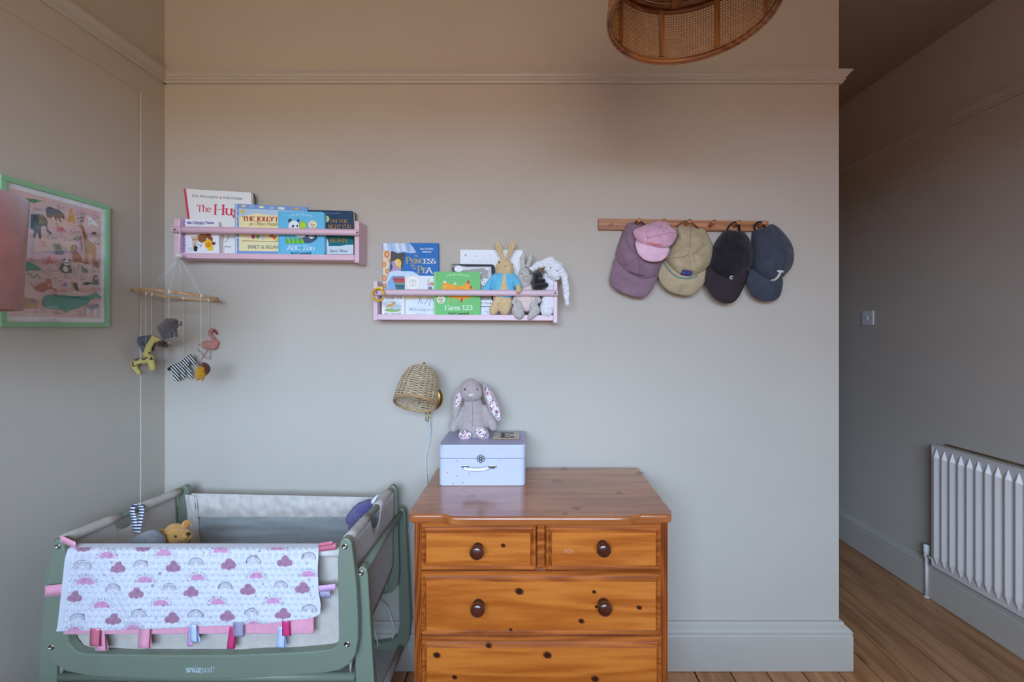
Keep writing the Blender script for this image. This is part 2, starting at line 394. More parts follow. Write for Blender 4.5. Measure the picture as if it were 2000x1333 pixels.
    g(' ', .28)
    return G
GLY = _G()
def ink(c, rough=.6, key=None):
    k = 'ink_' + (c if isinstance(c, str) else '%02x%02x%02x' % c)
    return mat(k, c, rough=rough, spec=.25)
class Print:
    """flat print on a surface: mapf turns photo pixels into points, nrm lifts each layer a hair"""
    def __init__(s, mapf, nrm, step=.00006, start=.0004):
        s.f = mapf; s.n = Vector(nrm); s.h = start; s.step = step; s.V = []; s.F = []; s.mi = []; s.m = []
    def _m(s, c):
        m = ink(c) if not isinstance(c, bpy.types.Material) else c
        if m not in s.m: s.m.append(m)
        return s.m.index(m)
    def _put(s, polys, c):
        i = s._m(c); s.h += s.step
        for pi_, p in enumerate(polys):
            k = len(s.V); W_ = [s.f(*q) + s.n * (s.h + (pi_ % 11) * 5e-6) for q in p]
            nn = sum(((W_[j] - W_[0]).cross(W_[(j + 1)] - W_[0]) for j in range(1, len(W_) - 1)), Vector())
            if nn.dot(s.n) < 0: W_.reverse()
            s.V += W_; s.F.append(tuple(range(k, k + len(W_)))); s.mi.append(i)
    def poly(s, pts, c, curve=0):
        if curve: pts = [tuple(v) for v in smooth_curve(pts, curve, True)]
        s._put([pts], c)
    def ell(s, cx, cy, rx, ry, c, rot=0, n=18, a0=0, a1=360):
        r = math.radians(rot); pts = []
        for k in range(n + (a1 - a0 < 360)):
            a = math.radians(a0 + (a1 - a0) * k / n); x, y = rx * math.cos(a), -ry * math.sin(a)
            pts.append((cx + x * math.cos(r) - y * math.sin(r), cy + x * math.sin(r) + y * math.cos(r)))
        s._put([pts], c)
    def line(s, pts, w, c, curve=0, taper=None):
        if curve: pts = [tuple(v) for v in smooth_curve(pts, curve)]
        N = len(pts); q = []
        for i in range(N - 1):
            a, b = Vector(pts[i]), Vector(pts[i + 1]); d = b - a
            if d.length < 1e-6: continue
            w0 = w if taper is None else w + (taper - w) * i / (N - 1); w1 = w if taper is None else w + (taper - w) * (i + 1) / (N - 1)
            e = d.normalized() * min(.25 * w0, d.length * .3); n = Vector((-d.y, d.x)).normalized() * .5
            a = a - e; b = b + e
            q.append([tuple(a + n * w0), tuple(b + n * w1), tuple(b - n * w1), tuple(a - n * w0)])
        s._put(q, c)
    def text(s, t, x, y, H, c, fit=None, rot=0, serif=True, wt=.1, con=.4, italic=0, sp=.0, arc=0):
        """baseline start (x, y); H cap height in pixels"""
        u = H / .7; tot = sum(GLY[k][0] + sp for k in t); sxx = (fit / (tot * u)) if fit else 1.0
        r = math.radians(rot); q = []; X = 0.0
        def tr(a, b):
            gx = (a + italic * b) * u * sxx; gy = -b * u
            if arc: gy -= arc * 4 * (gx / (tot * u * sxx)) * (1 - gx / (tot * u * sxx))
            return (x + gx * math.cos(r) - gy * math.sin(r), y + gx * math.sin(r) + gy * math.cos(r))
        for ch in t:
            w, sts = GLY[ch]
            for pts in sts:
                for i in range(len(pts) - 1):
                    a, b = Vector(pts[i]), Vector(pts[i + 1]); d = b - a
                    if d.length < 1e-6: continue
                    th = wt * (con + (1 - con) * abs(d.normalized().y)); n = Vector((-d.y, d.x)).normalized() * th / 2
                    e = d.normalized() * th * .2
                    q.append([tr(X + v.x, v.y) for v in (a - e + n, b + e + n, b + e - n, a - e - n)])
                if serif and len(pts) >= 2:
                    for a, b in ((pts[0], pts[1]), (pts[-1], pts[-2])):
                        if abs(b[1] - a[1]) > .8 * abs(b[0] - a[0]) and abs(b[1] - a[1]) > .2:
                            hw, ht = wt * .95, wt * .22
                            q.append([tr(X + a[0] - hw, a[1] - ht), tr(X + a[0] + hw, a[1] - ht), tr(X + a[0] + hw, a[1] + ht), tr(X + a[0] - hw, a[1] + ht)])
            X += w + sp
        if q: s._put(q, c)
    def done(s, name, parent):
        return mesh(name, s.V, s.F, s.m, parent, mi=s.mi)
# ------------------------------------------------------------------ pink book rails
M_pink = mat('pink_paint', (224, 186, 197), rough=.42, var=.03, scale=6)
M_pink2 = mat('pale_pink_paint', (222, 194, 205), rough=.42, var=.03, scale=6)
M_screw = mat('dark_screw', (70, 62, 64), rough=.4, metal=.6)
YF = 1.71
def book_rail(label, m, xl, xl2, xr, xr2, yt, lip, lipt, rl, rr, r_px, ex):
    s = thing('book_rail_shelf', P((xl + xr2) / 2, lip[1] + 12, D - .04), label, 'shelf', 'pink wall book rails')
    (yl, yr) = yt; bx = 9
    for (a, b, y0, y1) in ((xl, xl2, yl, lip[0] + lipt + 1.5), (xr, xr2, yr, lip[1] + lipt + 5)):
        o = pprism('end_panel', rnd_poly([(a, y0), (b, y0), (b, y1), (a, y1)], 0), YF - .004, D - YF + .0035, m, s, .003)
    pprism('shelf_board', [(xl2, lip[0]), (xr, lip[1]), (xr, lip[1] + lipt), (xl2, lip[0] + lipt)], YF, D - YF - .001, m, s, .0015)
    yr_ = YF - .014; R = r_px * yr_ / F
    a, b = P(rl[0], rl[1], yr_), P(rr[0], rr[1], yr_)
    V, Fc = tube_geo([a, a + (b - a) * .5, b], R, 16); o = mesh('rail', V, Fc, m, s, True); bev(o, .002, 2, 60)
    for q, e in ((rl, 1), (rr, -1)):
        p = P(q[0] + e * 5, q[1] + e * .1, yr_ - R)
        k = lathe('screw', [(.0, .002), (.0028, .002), (.0032, .0), (.0032, -.002)], p + Vector((0, -.0006, 0)), M_screw, s, ax=(0, -1, 0), seg=10)
    return s
book_rail('pink book rail on the left, with the animal mobile hanging from it', M_pink, 339, 350.5, 692, 701, (427, 431.5), (494, 498), 10.5, (336, 448.5), (702.5, 454.5), 6.4, 0)
book_rail('pink book rail on the right, holding plush rabbits and books', M_pink2, 728.6, 737, 1080.6, 1089, (549, 550), (614.2, 616.2), 10.5, (731, 571.5), (1089.5, 572.8), 6.2, 0)
def bpy_(lip, Y): return CY - (CY - lip) * YF / Y + -.35      # book foot, just above the board
M_page = mat('paper_pages', (226, 222, 212), rough=.8, var=.06, scale=60, stretch=(1, 14, 1))
def book(name, label, quad, Yt, Yb, t, cover, rr=0, spine=None, back=None, group='picture books on the pink rails', ct=.0022, page=None):
    """quad TL TR BR BL in pixels"""
    (y0, y1) = (min(q[1] for q in quad), max(q[1] for q in quad))
    Yf = lambda py: Yt + (Yb - Yt) * (py - y0) / (y1 - y0)
    f = lambda px, py: P(px, py, Yf(py))
    mid = f((quad[2][0] + quad[3][0]) / 2, y1); mid.y += t / 2
    th = thing(name, mid, label, 'book', group)
    q = rnd_poly(quad, [0, rr, rr, 0] if rr else 0)
    cm = mat('cover_' + cover, cover, rough=.55, spec=.25)
    bm = mat('cover_' + (back or cover), back or cover, rough=.55, spec=.25)
    fr = prism('front_cover', [f(*p) for p in q], (0, ct, 0), cm, th)
    c = Vector((sum(p[0] for p in quad) / 4, sum(p[1] for p in quad) / 4))
    qi = [tuple(Vector(p) + Vector((1.2 if p[0] < c.x else -1.0, 1.0 if p[1] < c.y else -.4))) for p in quad]
    if rr: qi = rnd_poly(qi, [0, rr, rr, 0])
    prism('pages', [f(*p) + Vector((0, ct + .0001, 0)) for p in qi], (0, t - 2 * ct - .0002, 0), page or M_page, th)
    prism('back_cover', [f(*p) + Vector((0, t - ct, 0)) for p in q], (0, ct, 0), bm, th)
    sp = [quad[0], (quad[0][0] + 1.0, quad[0][1]), (quad[3][0] + 1.0, quad[3][1]), quad[3]]
    prism('spine', [f(*p) + Vector((0, ct, 0)) for p in sp], (0, t - 2 * ct, 0), mat('cover_' + (spine or cover), spine or cover, rough=.35), th)
    return th, fr, Print(f, (0, -1, 0))
za = lambda x, y: (350 + .1125 * x, 360 + .1125 * y)
zb_ = lambda x, y: (530 + .09754 * x, 390 + .09754 * y)
z1 = lambda x, y: (320 + .21 * x, 350 + .21 * y)
zc = lambda x, y: (720 + .135 * x, 460 + .135 * y)
zd = lambda x, y: (860 + .135 * x, 460 + .135 * y)
def MP(z, pts): return [z(*p) for p in pts]
# large white book with red spine strip
Yh = 1.757
th, fr, p = book('picture_book', 'tall white picture book with red spine strip and red title', [(359, 369), (490, 376.3), (500, bpy_(497, Yh)), (376, bpy_(494.5, Yh))], 1.737, Yh, .013, 'e8ebe8', spine='d0405c')
p.poly([(359, 369), (363.4, 369.2), (373.6, 450), (380, 496), (376, 496), (369, 450)], 'd2425e')
p.text('Eoin McLaughlin', 374.8, 384.6, 4.6, '6a6e72', fit=52, rot=3.1, wt=.09)
p.poly([(428.8, 385.6), (430, 384.6), (431.2, 385.7), (432.4, 384.8), (433.4, 386), (431, 389)], 'e0607c')
p.text('Polly Dunbar', 436, 388.3, 4.6, '6a6e72', fit=38, rot=3.1, wt=.09)
p.text('The', 384.6, 413.0, 12.2, 'd8385a', fit=28, rot=3, wt=.1, con=.35)
p.text('Hug', 417.2, 419.2, 19.2, 'd8385a', fit=54, rot=2, wt=.105, con=.35)
p.line([(444, 457), (446.5, 463), (443, 470), (437.6, 474)], .8, '4a4a4c', 4); p.line([(438.7, 482.2), (451, 482.4)], 1.1, '5a5a60'); p.line([(436.8, 460), (437, 492)], .7, '8a8a8c')
p.done('cover_print', fr)
th, fr, p = book('picture_book', 'thin book with dark edges, tucked behind the tall white book with red spine', [(364, 371), (494, 377.2), (503, bpy_(497, Yh + .014)), (379, bpy_(494.5, Yh + .014))], 1.751, Yh + .014, .011, '6c7068', spine='d8d4cc', back='585a50')
# lilac touch-and-feel board book
Y = 1.724
th, fr, p = book('board_book', 'small white board book with lilac dotted spine and cuddly toys on its cover', [(357.5, 427.4), (426.5, 431.5), (428.5, bpy_(495, Y)), (358.5, bpy_(494.3, Y))], Y, Y, .030, 'f0edf2', rr=2, spine='8a6cae')
p.poly([(357.5, 427.6), (361.6, 428), (362.4, 493), (358.4, 493)], '9a7cbc')
for k in range(10): p.ell(360 + (k % 2) * 1.0 - .3, 431 + k * 6.4, .8, .9, 'f4f0f8', n=8)
p.text('Babi Cyffwrdd a Theimlo', 365.8, 437.2, 4.2, '4a4890', fit=52.5, rot=.4, serif=False, wt=.13, con=.9)
p.ell(392, 439.6, 9, .5, '8a90c0')
for (x, y, rx, ry, c) in ((275, 960, 55, 55, 'd8b898'), (225, 920, 16, 16, 'c8a888'), (320, 905, 16, 16, 'c8a888'), (270, 1050, 45, 60, 'e0c8b0'), (400, 940, 75, 75, '9a5c34'), (500, 900, 60, 40, '8a4e30'), (600, 1030, 38, 26, '7a4428'), (545, 960, 40, 60, '8a5030'), (330, 1060, 62, 52, '2e2e34'), (335, 1055, 50, 45, 'f2f0ee'), (290, 1120, 38, 50, '2e2e34'), (510, 1040, 65, 85, 'f0c020'), (545, 1110, 52, 50, 'f4cc28'), (515, 1060, 40, 42, 'e88a20'), (400, 1130, 80, 40, 'eef0f4'), (210, 1130, 50, 38, 'd8dce4')):
    a, b = za(x, y); p.ell(a, b, rx * .1125, ry * .1125, c)
for (x, y) in ((320, 1055), (352, 1055), (255, 965), (292, 965)): a, b = za(x, y); p.ell(a, b, 1, 1.2, '222226', n=8)
p.done('cover_print', fr)
# blue bordered book
Y = 1.736
th, fr, p = book('picture_book', 'blue bordered storybook with cream cover panel and red title', [(458.6, 398), (599.8, 404.6), (600.5, bpy_(497.3, Y)), (459.6, bpy_(495.6, Y))], Y, Y, .008, '7fa3d4')
p.poly([(467, 407.2), (596, 413), (596, 492), (467, 490.6)], 'efe6b0')
p.poly([(467, 407.2), (596, 413), (596, 420), (530, 421), (500, 417), (467, 424)], 'b9cfe2')
p.poly([(460.4, 398.6), (462.3, 398.6), (463, 494), (461, 494)], 'd8e4f0')
for (x, y, c) in ((1120, 380, 'e8c8a8'), (1260, 390, '9ab8e0'), (1430, 400, 'f0e4c8')): a, b = za(x, y); p.ell(a, b, 5, 2.4, c)
for (x, y, c) in ((170, 172, 'f0e0b0'), (225, 180, 'e8eef4'), (345, 182, '88a0a8'), (510, 185, 'f0a840'), (15, 170, 'a8c8d8')): a, b = zb_(x, y); p.ell(a, b, 4, 2.4, c)
for k in range(8): p.ell(464.6, 412 + k * 10.5, 1.3, 2, ['e8c878', 'd8dce8', 'e8a870', 'b8c8d8'][k % 4], n=10)
p.ell(474.5, 413.5, 2.6, 4.6, 'f2c230', rot=25)
p.text('THE JOLLY POSTMAN', 474.2, 431.6, 8.2, 'b83a34', fit=122, rot=1, wt=.15, con=.35)
p.text("or Other People's Letters", 487, 440.4, 6, '9a9048', fit=90, rot=.6, italic=.2, wt=.09)
for k, (x, y, rx, ry, c) in enumerate(((484, 462, 3.4, 5, 'e8d8c0'), (495, 462, 4, 5, 'b04880'), (504, 462, 3, 5, '5aa040'), (513, 463, 5, 4.6, 'c0c8e0'), (523, 463, 5, 5, 'ecd8a0'), (531, 460, 4, 5, 'b88850'), (537, 464, 4, 4.5, 'd85838'), (541, 468, 4, 3, 'e8c428'))):
    p.ell(x, y, rx, ry, c); p.ell(x, y - ry * .8, rx * .55, ry * .42, 'efe0c8', n=10)
p.line([(474, 470.6), (500, 471.4), (543, 472.5)], .9, '9a8a58', 3)
p.text('JANET & ALLAN AHLBERG', 483.8, 485.6, 6.2, '7a8c8c', fit=100, rot=.4, wt=.1)
p.done('cover_print', fr)
# sky blue panda board book
Y = 1.7225
th, fr, p = book('board_book', 'sky blue board book with a panda on the cover', [(543, 412.6), (633.6, 414.4), (634, bpy_(497.6, Y)), (543.4, bpy_(496.7, Y))], Y, Y, .0125, '69bfe2', rr=6)
p.poly([(545.8, 414), (546.6, 414), (547, 494), (546.2, 494)], '5aaed0')
p.text('a lift-the-flap book', 564.6, 423.8, 4, 'c4e8f6', fit=45, italic=.1, wt=.1, arc=3)
for (x, y, rx, ry, c, rot) in ((566.6, 431.4, 3.8, 4, '3a4c60', 0), (582.6, 431.2, 2.6, 3, '3a4c60', 0), (574, 442.5, 10.6, 11.5, 'eceef0', 0), (572.4, 442.2, 3, 2.2, '44586c', -35), (580.8, 441.9, 1.9, 2.4, '44586c', 0), (572.8, 442, 1, 1.2, '16202a', 0), (580.8, 441.8, .8, 1.1, '16202a', 0)): p.ell(x, y, rx, ry, c, rot)
def spiky(p, cx, cy, rx, ry, c, n=16, lo=.72, a0=0, a1=360):
    pts = []
    for k in range(n * 2):
        a = math.radians(a0 + (a1 - a0) * k / (n * 2 - (a1 - a0 < 360))); r = 1 if k % 2 == 0 else lo
        pts.append((cx + rx * r * math.cos(a), cy - ry * r * math.sin(a)))
    p.poly(pts, c)
spiky(p, 591.6, 440.5, 8, 9.5, 'a8c828', 14); spiky(p, 592, 441, 6, 7, 'c4d830', 12, .65)
p.ell(610.9, 439.3, 8.6, 8.6, 'e8a878'); p.ell(610.9, 439.3, 7.9, 7.9, 'f8ecc8')
p.text('Dear', 605.8, 440.6, 3.6, '6a4a38', fit=10, wt=.14); p.text('Zoo', 607.4, 445.2, 3.4, '6a4a38', fit=7.4, wt=.14); p.ell(611, 434.5, 3.5, .7, 'b89878', n=10)
p.ell(601, 467, 15, 8.6, '4c6078'); p.ell(611, 464, 9, 7, '43566c'); p.ell(608.6, 462.4, 5.2, 4.4, 'e8ecf0'); p.ell(606.6, 462, 1.3, 1.7, '34465a', n=10); p.ell(610.8, 462, 1.3, 1.7, '34465a', n=10)
p.poly([(578, 458), (596, 459), (594, 464), (580, 463)], 'e6eaee', 3)
for k in range(12): x = 559 + k * 2.9; p.poly([(x, 476), (x - 2 + (k % 3), 459 + (k * 5 % 7)), (x + 4.4, 476)], ['5cb040', '7cc848', '8ed052'][k % 3])
p.text('ABC Zoo', 561.7, 489, 9.3, 'e6f4fa', fit=53, wt=.11)
p.text('Rod Campbell', 568.5, 498.3, 5.6, '28445a', fit=40, wt=.11)
p.done('cover_print', fr)
# night sky board book
Y = 1.744
th, fr, p = book('board_book', 'dark blue night sky board book with gold title', [(601.7, 410.4), (690.2, 412), (690.6, bpy_(498, Y)), (602, bpy_(497, Y))], Y, Y, .027, '27445f', rr=5, back='1c2026')
p.poly([(604, 448), (690, 448), (690.3, 496), (604, 496)], '06717c'); p.poly([(604, 448), (690, 448), (690, 458), (604, 456)], '1d5a72')
p.poly([(604, 481), (640, 481), (666, 480.8), (677, 478.4), (690.2, 478.2), (690.4, 497.2), (604, 496.5)], 'cfe0ea')
p.poly([(630, 455), (635, 457), (639, 466), (642, 476), (640, 482), (630, 484)], 'e6ebf0', 3)
p.ell(636.6, 428, 6.8, 6.8, 'd9dd9c')
for k in range(40): p.ell(640 + random.random() * 48, 414 + random.random() * 32, .35, .35, 'a8c0cc', n=6)
p.text('A gift for a new baby', 634, 418.4, 2.6, '7aa0c8', fit=30, serif=False, wt=.12)
p.text('ON THE', 645, 435.9, 6, 'b98a4a', fit=35, wt=.11); p.text('NIGHT YOU', 641, 446.6, 7, 'b98a4a', fit=45, wt=.11); p.text('WERE', 650, 459, 6, 'b98a4a', fit=26, wt=.11)
p.text('BORN', 645.4, 474.2, 8.2, 'a8803e', fit=34, wt=.12); p.text('Nancy Tillman', 644.6, 492.6, 4.6, '6a8296', fit=35, wt=.09, italic=.15)
p.done('cover_print', fr)
# ---- right rail
Y = 1.772
th, fr, p = book('picture_book', 'tall blue fairy tale book with a golden haired girl on its cover', [(747, 474.6), (856.4, 475), (857, bpy_(615.4, Y)), (746.6, bpy_(614.6, Y))], Y, Y, .012, '2c71b8')
p.poly(MP(zc, [(205, 780), (205, 215), (330, 215), (330, 240), (530, 262), (465, 520), (640, 520), (740, 585), (740, 1000), (205, 1000)]), '7aa8d0')
p.poly(MP(zc, [(325, 235), (535, 262), (470, 525), (310, 525)]), '55524f')
p.poly(MP(zc, [(205, 110), (585, 112), (640, 165), (692, 250), (620, 262), (500, 240), (420, 262), (330, 215), (205, 216)]), 'b8cbe2')
for x0 in (215, 300, 385, 470, 540): p.poly(MP(zc, [(x0, 112), (x0 + 40, 112), (x0 + 70, 235), (x0 + 20, 225)]), ['d8e4f0', '8fb0d8', 'e4ecf4', 'a4c0e0', 'dce8f2'][(x0 // 80) % 5])
p.poly(MP(zc, [(205, 218), (326, 222), (300, 430), (240, 785), (205, 785)]), 'e9d2b0')
for (x, y, r) in ((265, 275, 45), (225, 420, 34), (270, 520, 30), (230, 620, 36), (235, 730, 26), (300, 360, 20)): a, b = zc(x, y); p.ell(a, b, r * .12, r * .16, 'd8824c'); p.ell(a, b, r * .06, r * .09, 'ecb888')
for (x, y, rx, ry, c, rot) in ((415, 415, 58, 75, 'eec848', 20), (445, 470, 24, 55, 'f0d058', 0), (400, 400, 26, 34, 'f0cdb4', 10)): a, b = zc(x, y); p.ell(a, b, rx * .135, ry * .135, c, rot)
p.poly(MP(zc, [(330, 390), (380, 375), (400, 440), (440, 460), (470, 530), (330, 535), (350, 460)]), 'b49abc', 3)
p.poly(MP(zc, [(300, 530), (500, 520), (640, 525), (740, 590), (740, 640), (330, 600), (280, 780), (262, 780)]), 'c9deee', 2)
p.poly(MP(zc, [(330, 600), (400, 780), (280, 780)]), '8cb8e0')
for k, c in enumerate(('8890a0', 'b84850', 'c85a54', '6aa89a', '50607c', '3a7880')):
    p.poly(MP(zc, [(345 + k * 10, 590 + k * 32), (600, 592 + k * 32), (600, 622 + k * 32), (353 + k * 10, 622 + k * 32)]), c)
p.text('Hans Christian', 820.6, 488.1, 3.3, 'dbe8f4', fit=26.5, wt=.13); p.text("Andersen's", 824.6, 493.8, 3.3, 'dbe8f4', fit=18.6, wt=.13)
p.text('THE', 809, 502, 3, 'cdb98a', fit=7.6, wt=.13)
p.text('P', 793.6, 514.9, 11.6, 'c2a866', fit=9, wt=.13); p.text('RINC', 802.4, 514.9, 8.6, 'c8b27a', fit=25, wt=.13); p.text('ESS', 827.6, 514.9, 8.6, 'e8e6da', fit=24, wt=.14)
p.text('AND', 802, 520.9, 3.2, 'cdb98a', fit=9.4, wt=.13); p.text('THE', 805.8, 526.2, 3, 'cdb98a', fit=7.6, wt=.13)
p.text('P', 815.6, 533.8, 13.4, 'c8ae6a', fit=10, wt=.12); p.text('E', 825.4, 533.4, 9, 'd8c898', fit=7.6, wt=.13); p.text('A', 833, 533.8, 11, 'e8e6da', fit=11, wt=.13); p.line([(842, 531), (845, 535), (849, 534)], 1.2, 'e8e6da', 3)
p.done('cover_print', fr)
Y = 1.738
th, fr, p = book('board_book', 'small cream book with a leaping hare, at the left end of the rail', [(745.4, 566), (789.6, 567), (789.8, bpy_(615, Y)), (745.8, bpy_(614.6, Y))], Y, Y, .014, 'eceae4')
p.text('GUESS HOW MUCH', 752.5, 578.6, 3.2, '6a5048', fit=34, wt=.15); p.text('I LOVE YOU', 752, 584.3, 3.6, '7a4848', fit=34.5, wt=.14)
p.ell(767.5, 596, 17.5, 10.5, 'cfe0e8'); p.ell(767.5, 606, 16.5, 3.6, '8cb46c'); p.ell(774, 600, 10, 5.5, 'b4c8d0')
p.ell(762, 597.4, 8, 3.2, 'd8a468', rot=-14); p.ell(769.5, 592.2, 3.4, 2.2, 'd09458', rot=-20); p.line([(768, 591), (763.5, 590.2)], 1.2, 'c08850'); p.line([(756, 600), (753, 602)], 1.4, 'd8a468'); p.line([(767, 597), (772, 594)], 1.3, 'd8a468')
p.text('IN COLOUR', 751, 615.2, 3.6, '8a8a90', fit=33, wt=.13)
p.done('cover_print', fr)
Y = 1.752
th, fr, p = book('picture_book', 'pale picture book with round cream emblem, half hidden by the green hen book', [(790.6, 538.8), (872, 539.4), (872.4, bpy_(615.6, Y)), (790.8, bpy_(614.9, Y))], Y, Y, .010, 'e3e9ee')
p.poly([(791, 572), (830, 570), (870, 572), (870, 582), (835, 590), (812, 584), (791, 592)], 'e9e2c0', 3); p.poly([(793, 586), (830, 583), (868, 590), (868, 613), (792, 613)], 'dfe8f0')
p.ell(806.2, 553, 13.8, 13.8, 'f0d8c0'); p.ell(806.6, 553, 12.6, 12.8, 'f6f5ee'); p.ell(806, 553, 8.2, 7.6, 'dcdcd6'); p.ell(802.6, 554, 2.4, 4.2, 'f6f5ee'); p.ell(809.4, 554.5, 2.2, 3.8, 'f6f5ee')
p.ell(837, 548.5, 2.2, 2.8, 'd8d080'); p.ell(838, 555.5, 4, 4, 'd0b8d8'); p.ell(844, 555, 3.6, 3.2, 'c89860'); p.poly([(836, 561), (843, 560), (845, 566), (836, 566)], '7a8290')
for a in (((818, 581), (820, 588), (817, 594)), ((822, 580), (823, 589), (826, 594)), ((838, 580), (834, 588), (829, 595)), ((842, 580), (840, 590), (838, 598)), ((846, 582), (848, 590), (850, 597))): p.line(a, 1.1, '8a94a0', 3)
p.text("We're", 798.7, 607.6, 6.4, '66819c', fit=15.5, italic=.18, wt=.08); p.text('Going', 815.4, 607.6, 6.2, '78a894', fit=16.4, italic=.18, wt=.08); p.text('on a Bear', 833.6, 607.6, 5.6, '8a9aa2', fit=27, italic=.18, wt=.08)
p.text('Hunt', 812, 616, 4, 'b0b8c8', fit=20, italic=.18)
p.done('cover_print', fr)
Y = 1.7225
th, fr, p = book('board_book', 'green board book with orange hens on the cover', [(847.8, 531), (937.8, 531), (938, bpy_(616, Y)), (848, bpy_(615.4, Y))], Y, Y, .013, '74c476', rr=6)
p.poly([(848.6, 531.4), (850.8, 531.4), (851, 615), (848.8, 615)], '96d690')
p.text('a lift-the-flap book', 871.5, 541.2, 4, 'cdeec8', fit=45, italic=.1, wt=.1, arc=3)
hen = MP(zd, [(30, 700), (90, 690), (200, 722), (270, 732), (335, 720), (378, 688), (408, 668), (428, 700), (424, 740), (470, 770), (480, 880), (420, 905), (350, 930), (200, 912), (60, 860), (30, 820)])
p.poly(hen, 'f0a838', 2)
for (x, y, r) in ((65, 672, 32), (215, 698, 32)): a, b = zd(x, y); spiky(p, a, b + 2, r * .12, r * .16, 'ece6c8', 7, .6, 0, 180)
p.line(MP(zd, [(60, 790), (70, 740), (120, 735)]), 1.0, 'f8d898', 4); p.line(MP(zd, [(200, 730), (300, 780), (420, 790)]), .8, 'd88a28', 4)
for (x, y, rx, ry) in ((405, 678, 20, 26), (442, 752, 18, 24), (312, 930, 16, 30), (300, 960, 12, 14)): a, b = zd(x, y); p.ell(a, b, rx * .135, ry * .135, 'd04838', n=10)
p.ell(*zd(396, 715), .7, .7, '3a2a1a', n=6)
for a in (((115, 890), (128, 965)), ((128, 965), (105, 970)), ((128, 965), (150, 972)), ((170, 900), (215, 955)), ((215, 955), (195, 965)), ((215, 955), (238, 950))): p.line(MP(zd, a), .9, 'f0bc58')
p.ell(861.4, 585.4, 8.2, 8.2, 'f4ecd0'); p.text('Dear', 856.4, 586.8, 3.6, '5a4a38', fit=10, wt=.14); p.text('Zoo', 858, 591.4, 3.4, '5a4a38', fit=7.4, wt=.14); p.ell(861.5, 580.5, 3.5, .7, 'b8a888', n=10)
p.text('Farm 123', 868.8, 605.8, 9.2, 'eaf6e6', fit=54.5, wt=.11); p.text('Rod Campbell', 876.2, 615.6, 5.6, '2c4a34', fit=40, wt=.12)
p.done('cover_print', fr)
Y = 1.744
th, fr, p = book('board_book', 'black edged silver baby book standing behind the green hen book', [(882, 516), (965.8, 516.8), (966, bpy_(616, Y)), (882, bpy_(615.5, Y))], Y, Y, .012, '2a2c30', rr=6, page=mat('grey_pages', (210, 212, 216), rough=.7))
p.poly(MP(zd, [(325, 455), (735, 455), (740, 940), (325, 940)]), 'a9a3a2'); p.poly(MP(zd, [(325, 455), (735, 455), (737, 520), (600, 470), (325, 510)]), 'd6d8de'); p.poly(MP(zd, [(690, 520), (738, 500), (740, 800), (700, 700)]), 'c4c6cc', 2)
p.ell(*zd(265, 485), 9, 6.5, 'eef0f2')
for k in range(7): p.line([(883 + k * 2.2, 517.5), (884.5 + k * 2, 522)], .6, 'e8e8ea')
for k in range(8): p.line([(882.6, 520 + k * 3), (885, 521 + k * 3)], .7, 'e8e8ea')
p.line(MP(zd, [(300, 470), (355, 440)]), .8, 'e8e8ea')
for (x, y, r) in ((680, 490, 3), (570, 482, 1.3), (583, 540, 2), (675, 578, 1.2)): a, b = zd(x, y); spiky(p, a, b, r, r, 'f2f2f4', 5, .5)
p.text('BABY', 926, 556.2, 11, 'f0f0f0', fit=33, serif=False, wt=.17, con=.9)
p.poly(MP(zd, [(325, 940), (757, 940), (757, 1026), (325, 1026)]), 'eef0f4'); p.poly(MP(zd, [(325, 1036), (790, 1036), (790, 1150), (325, 1150)]), 'e4e8f0')
p.text('First Book', 929, 594.5, 4.6, '5a5c62', fit=33, wt=.1); p.text('Animals', 946, 611.2, 4, '8a94a8', fit=28, wt=.09)
p.done('cover_print', fr)
Y = 1.774
th, fr, p = book('picture_book', 'large plain white book standing behind the rabbit in blue', [(899, 488), (1020.6, 488.8), (1021, bpy_(617, Y)), (899, bpy_(616, Y))], Y, Y, .012, 'eef1f4')
p.poly([(908, 496.5), (910, 498), (911, 499.6), (909.6, 501.4), (908, 500)], '7a8290'); p.line([(924, 502), (929, 500.5), (934, 503), (928, 497.5)], .6, 'c4c8ce', 3)
p.text('A NEW', 944, 504.5, 7, 'dce0e6', fit=30, wt=.09); p.text('HAPPINESS', 922, 514, 7, 'dce0e6', fit=54, wt=.09)
p.done('cover_print', fr)
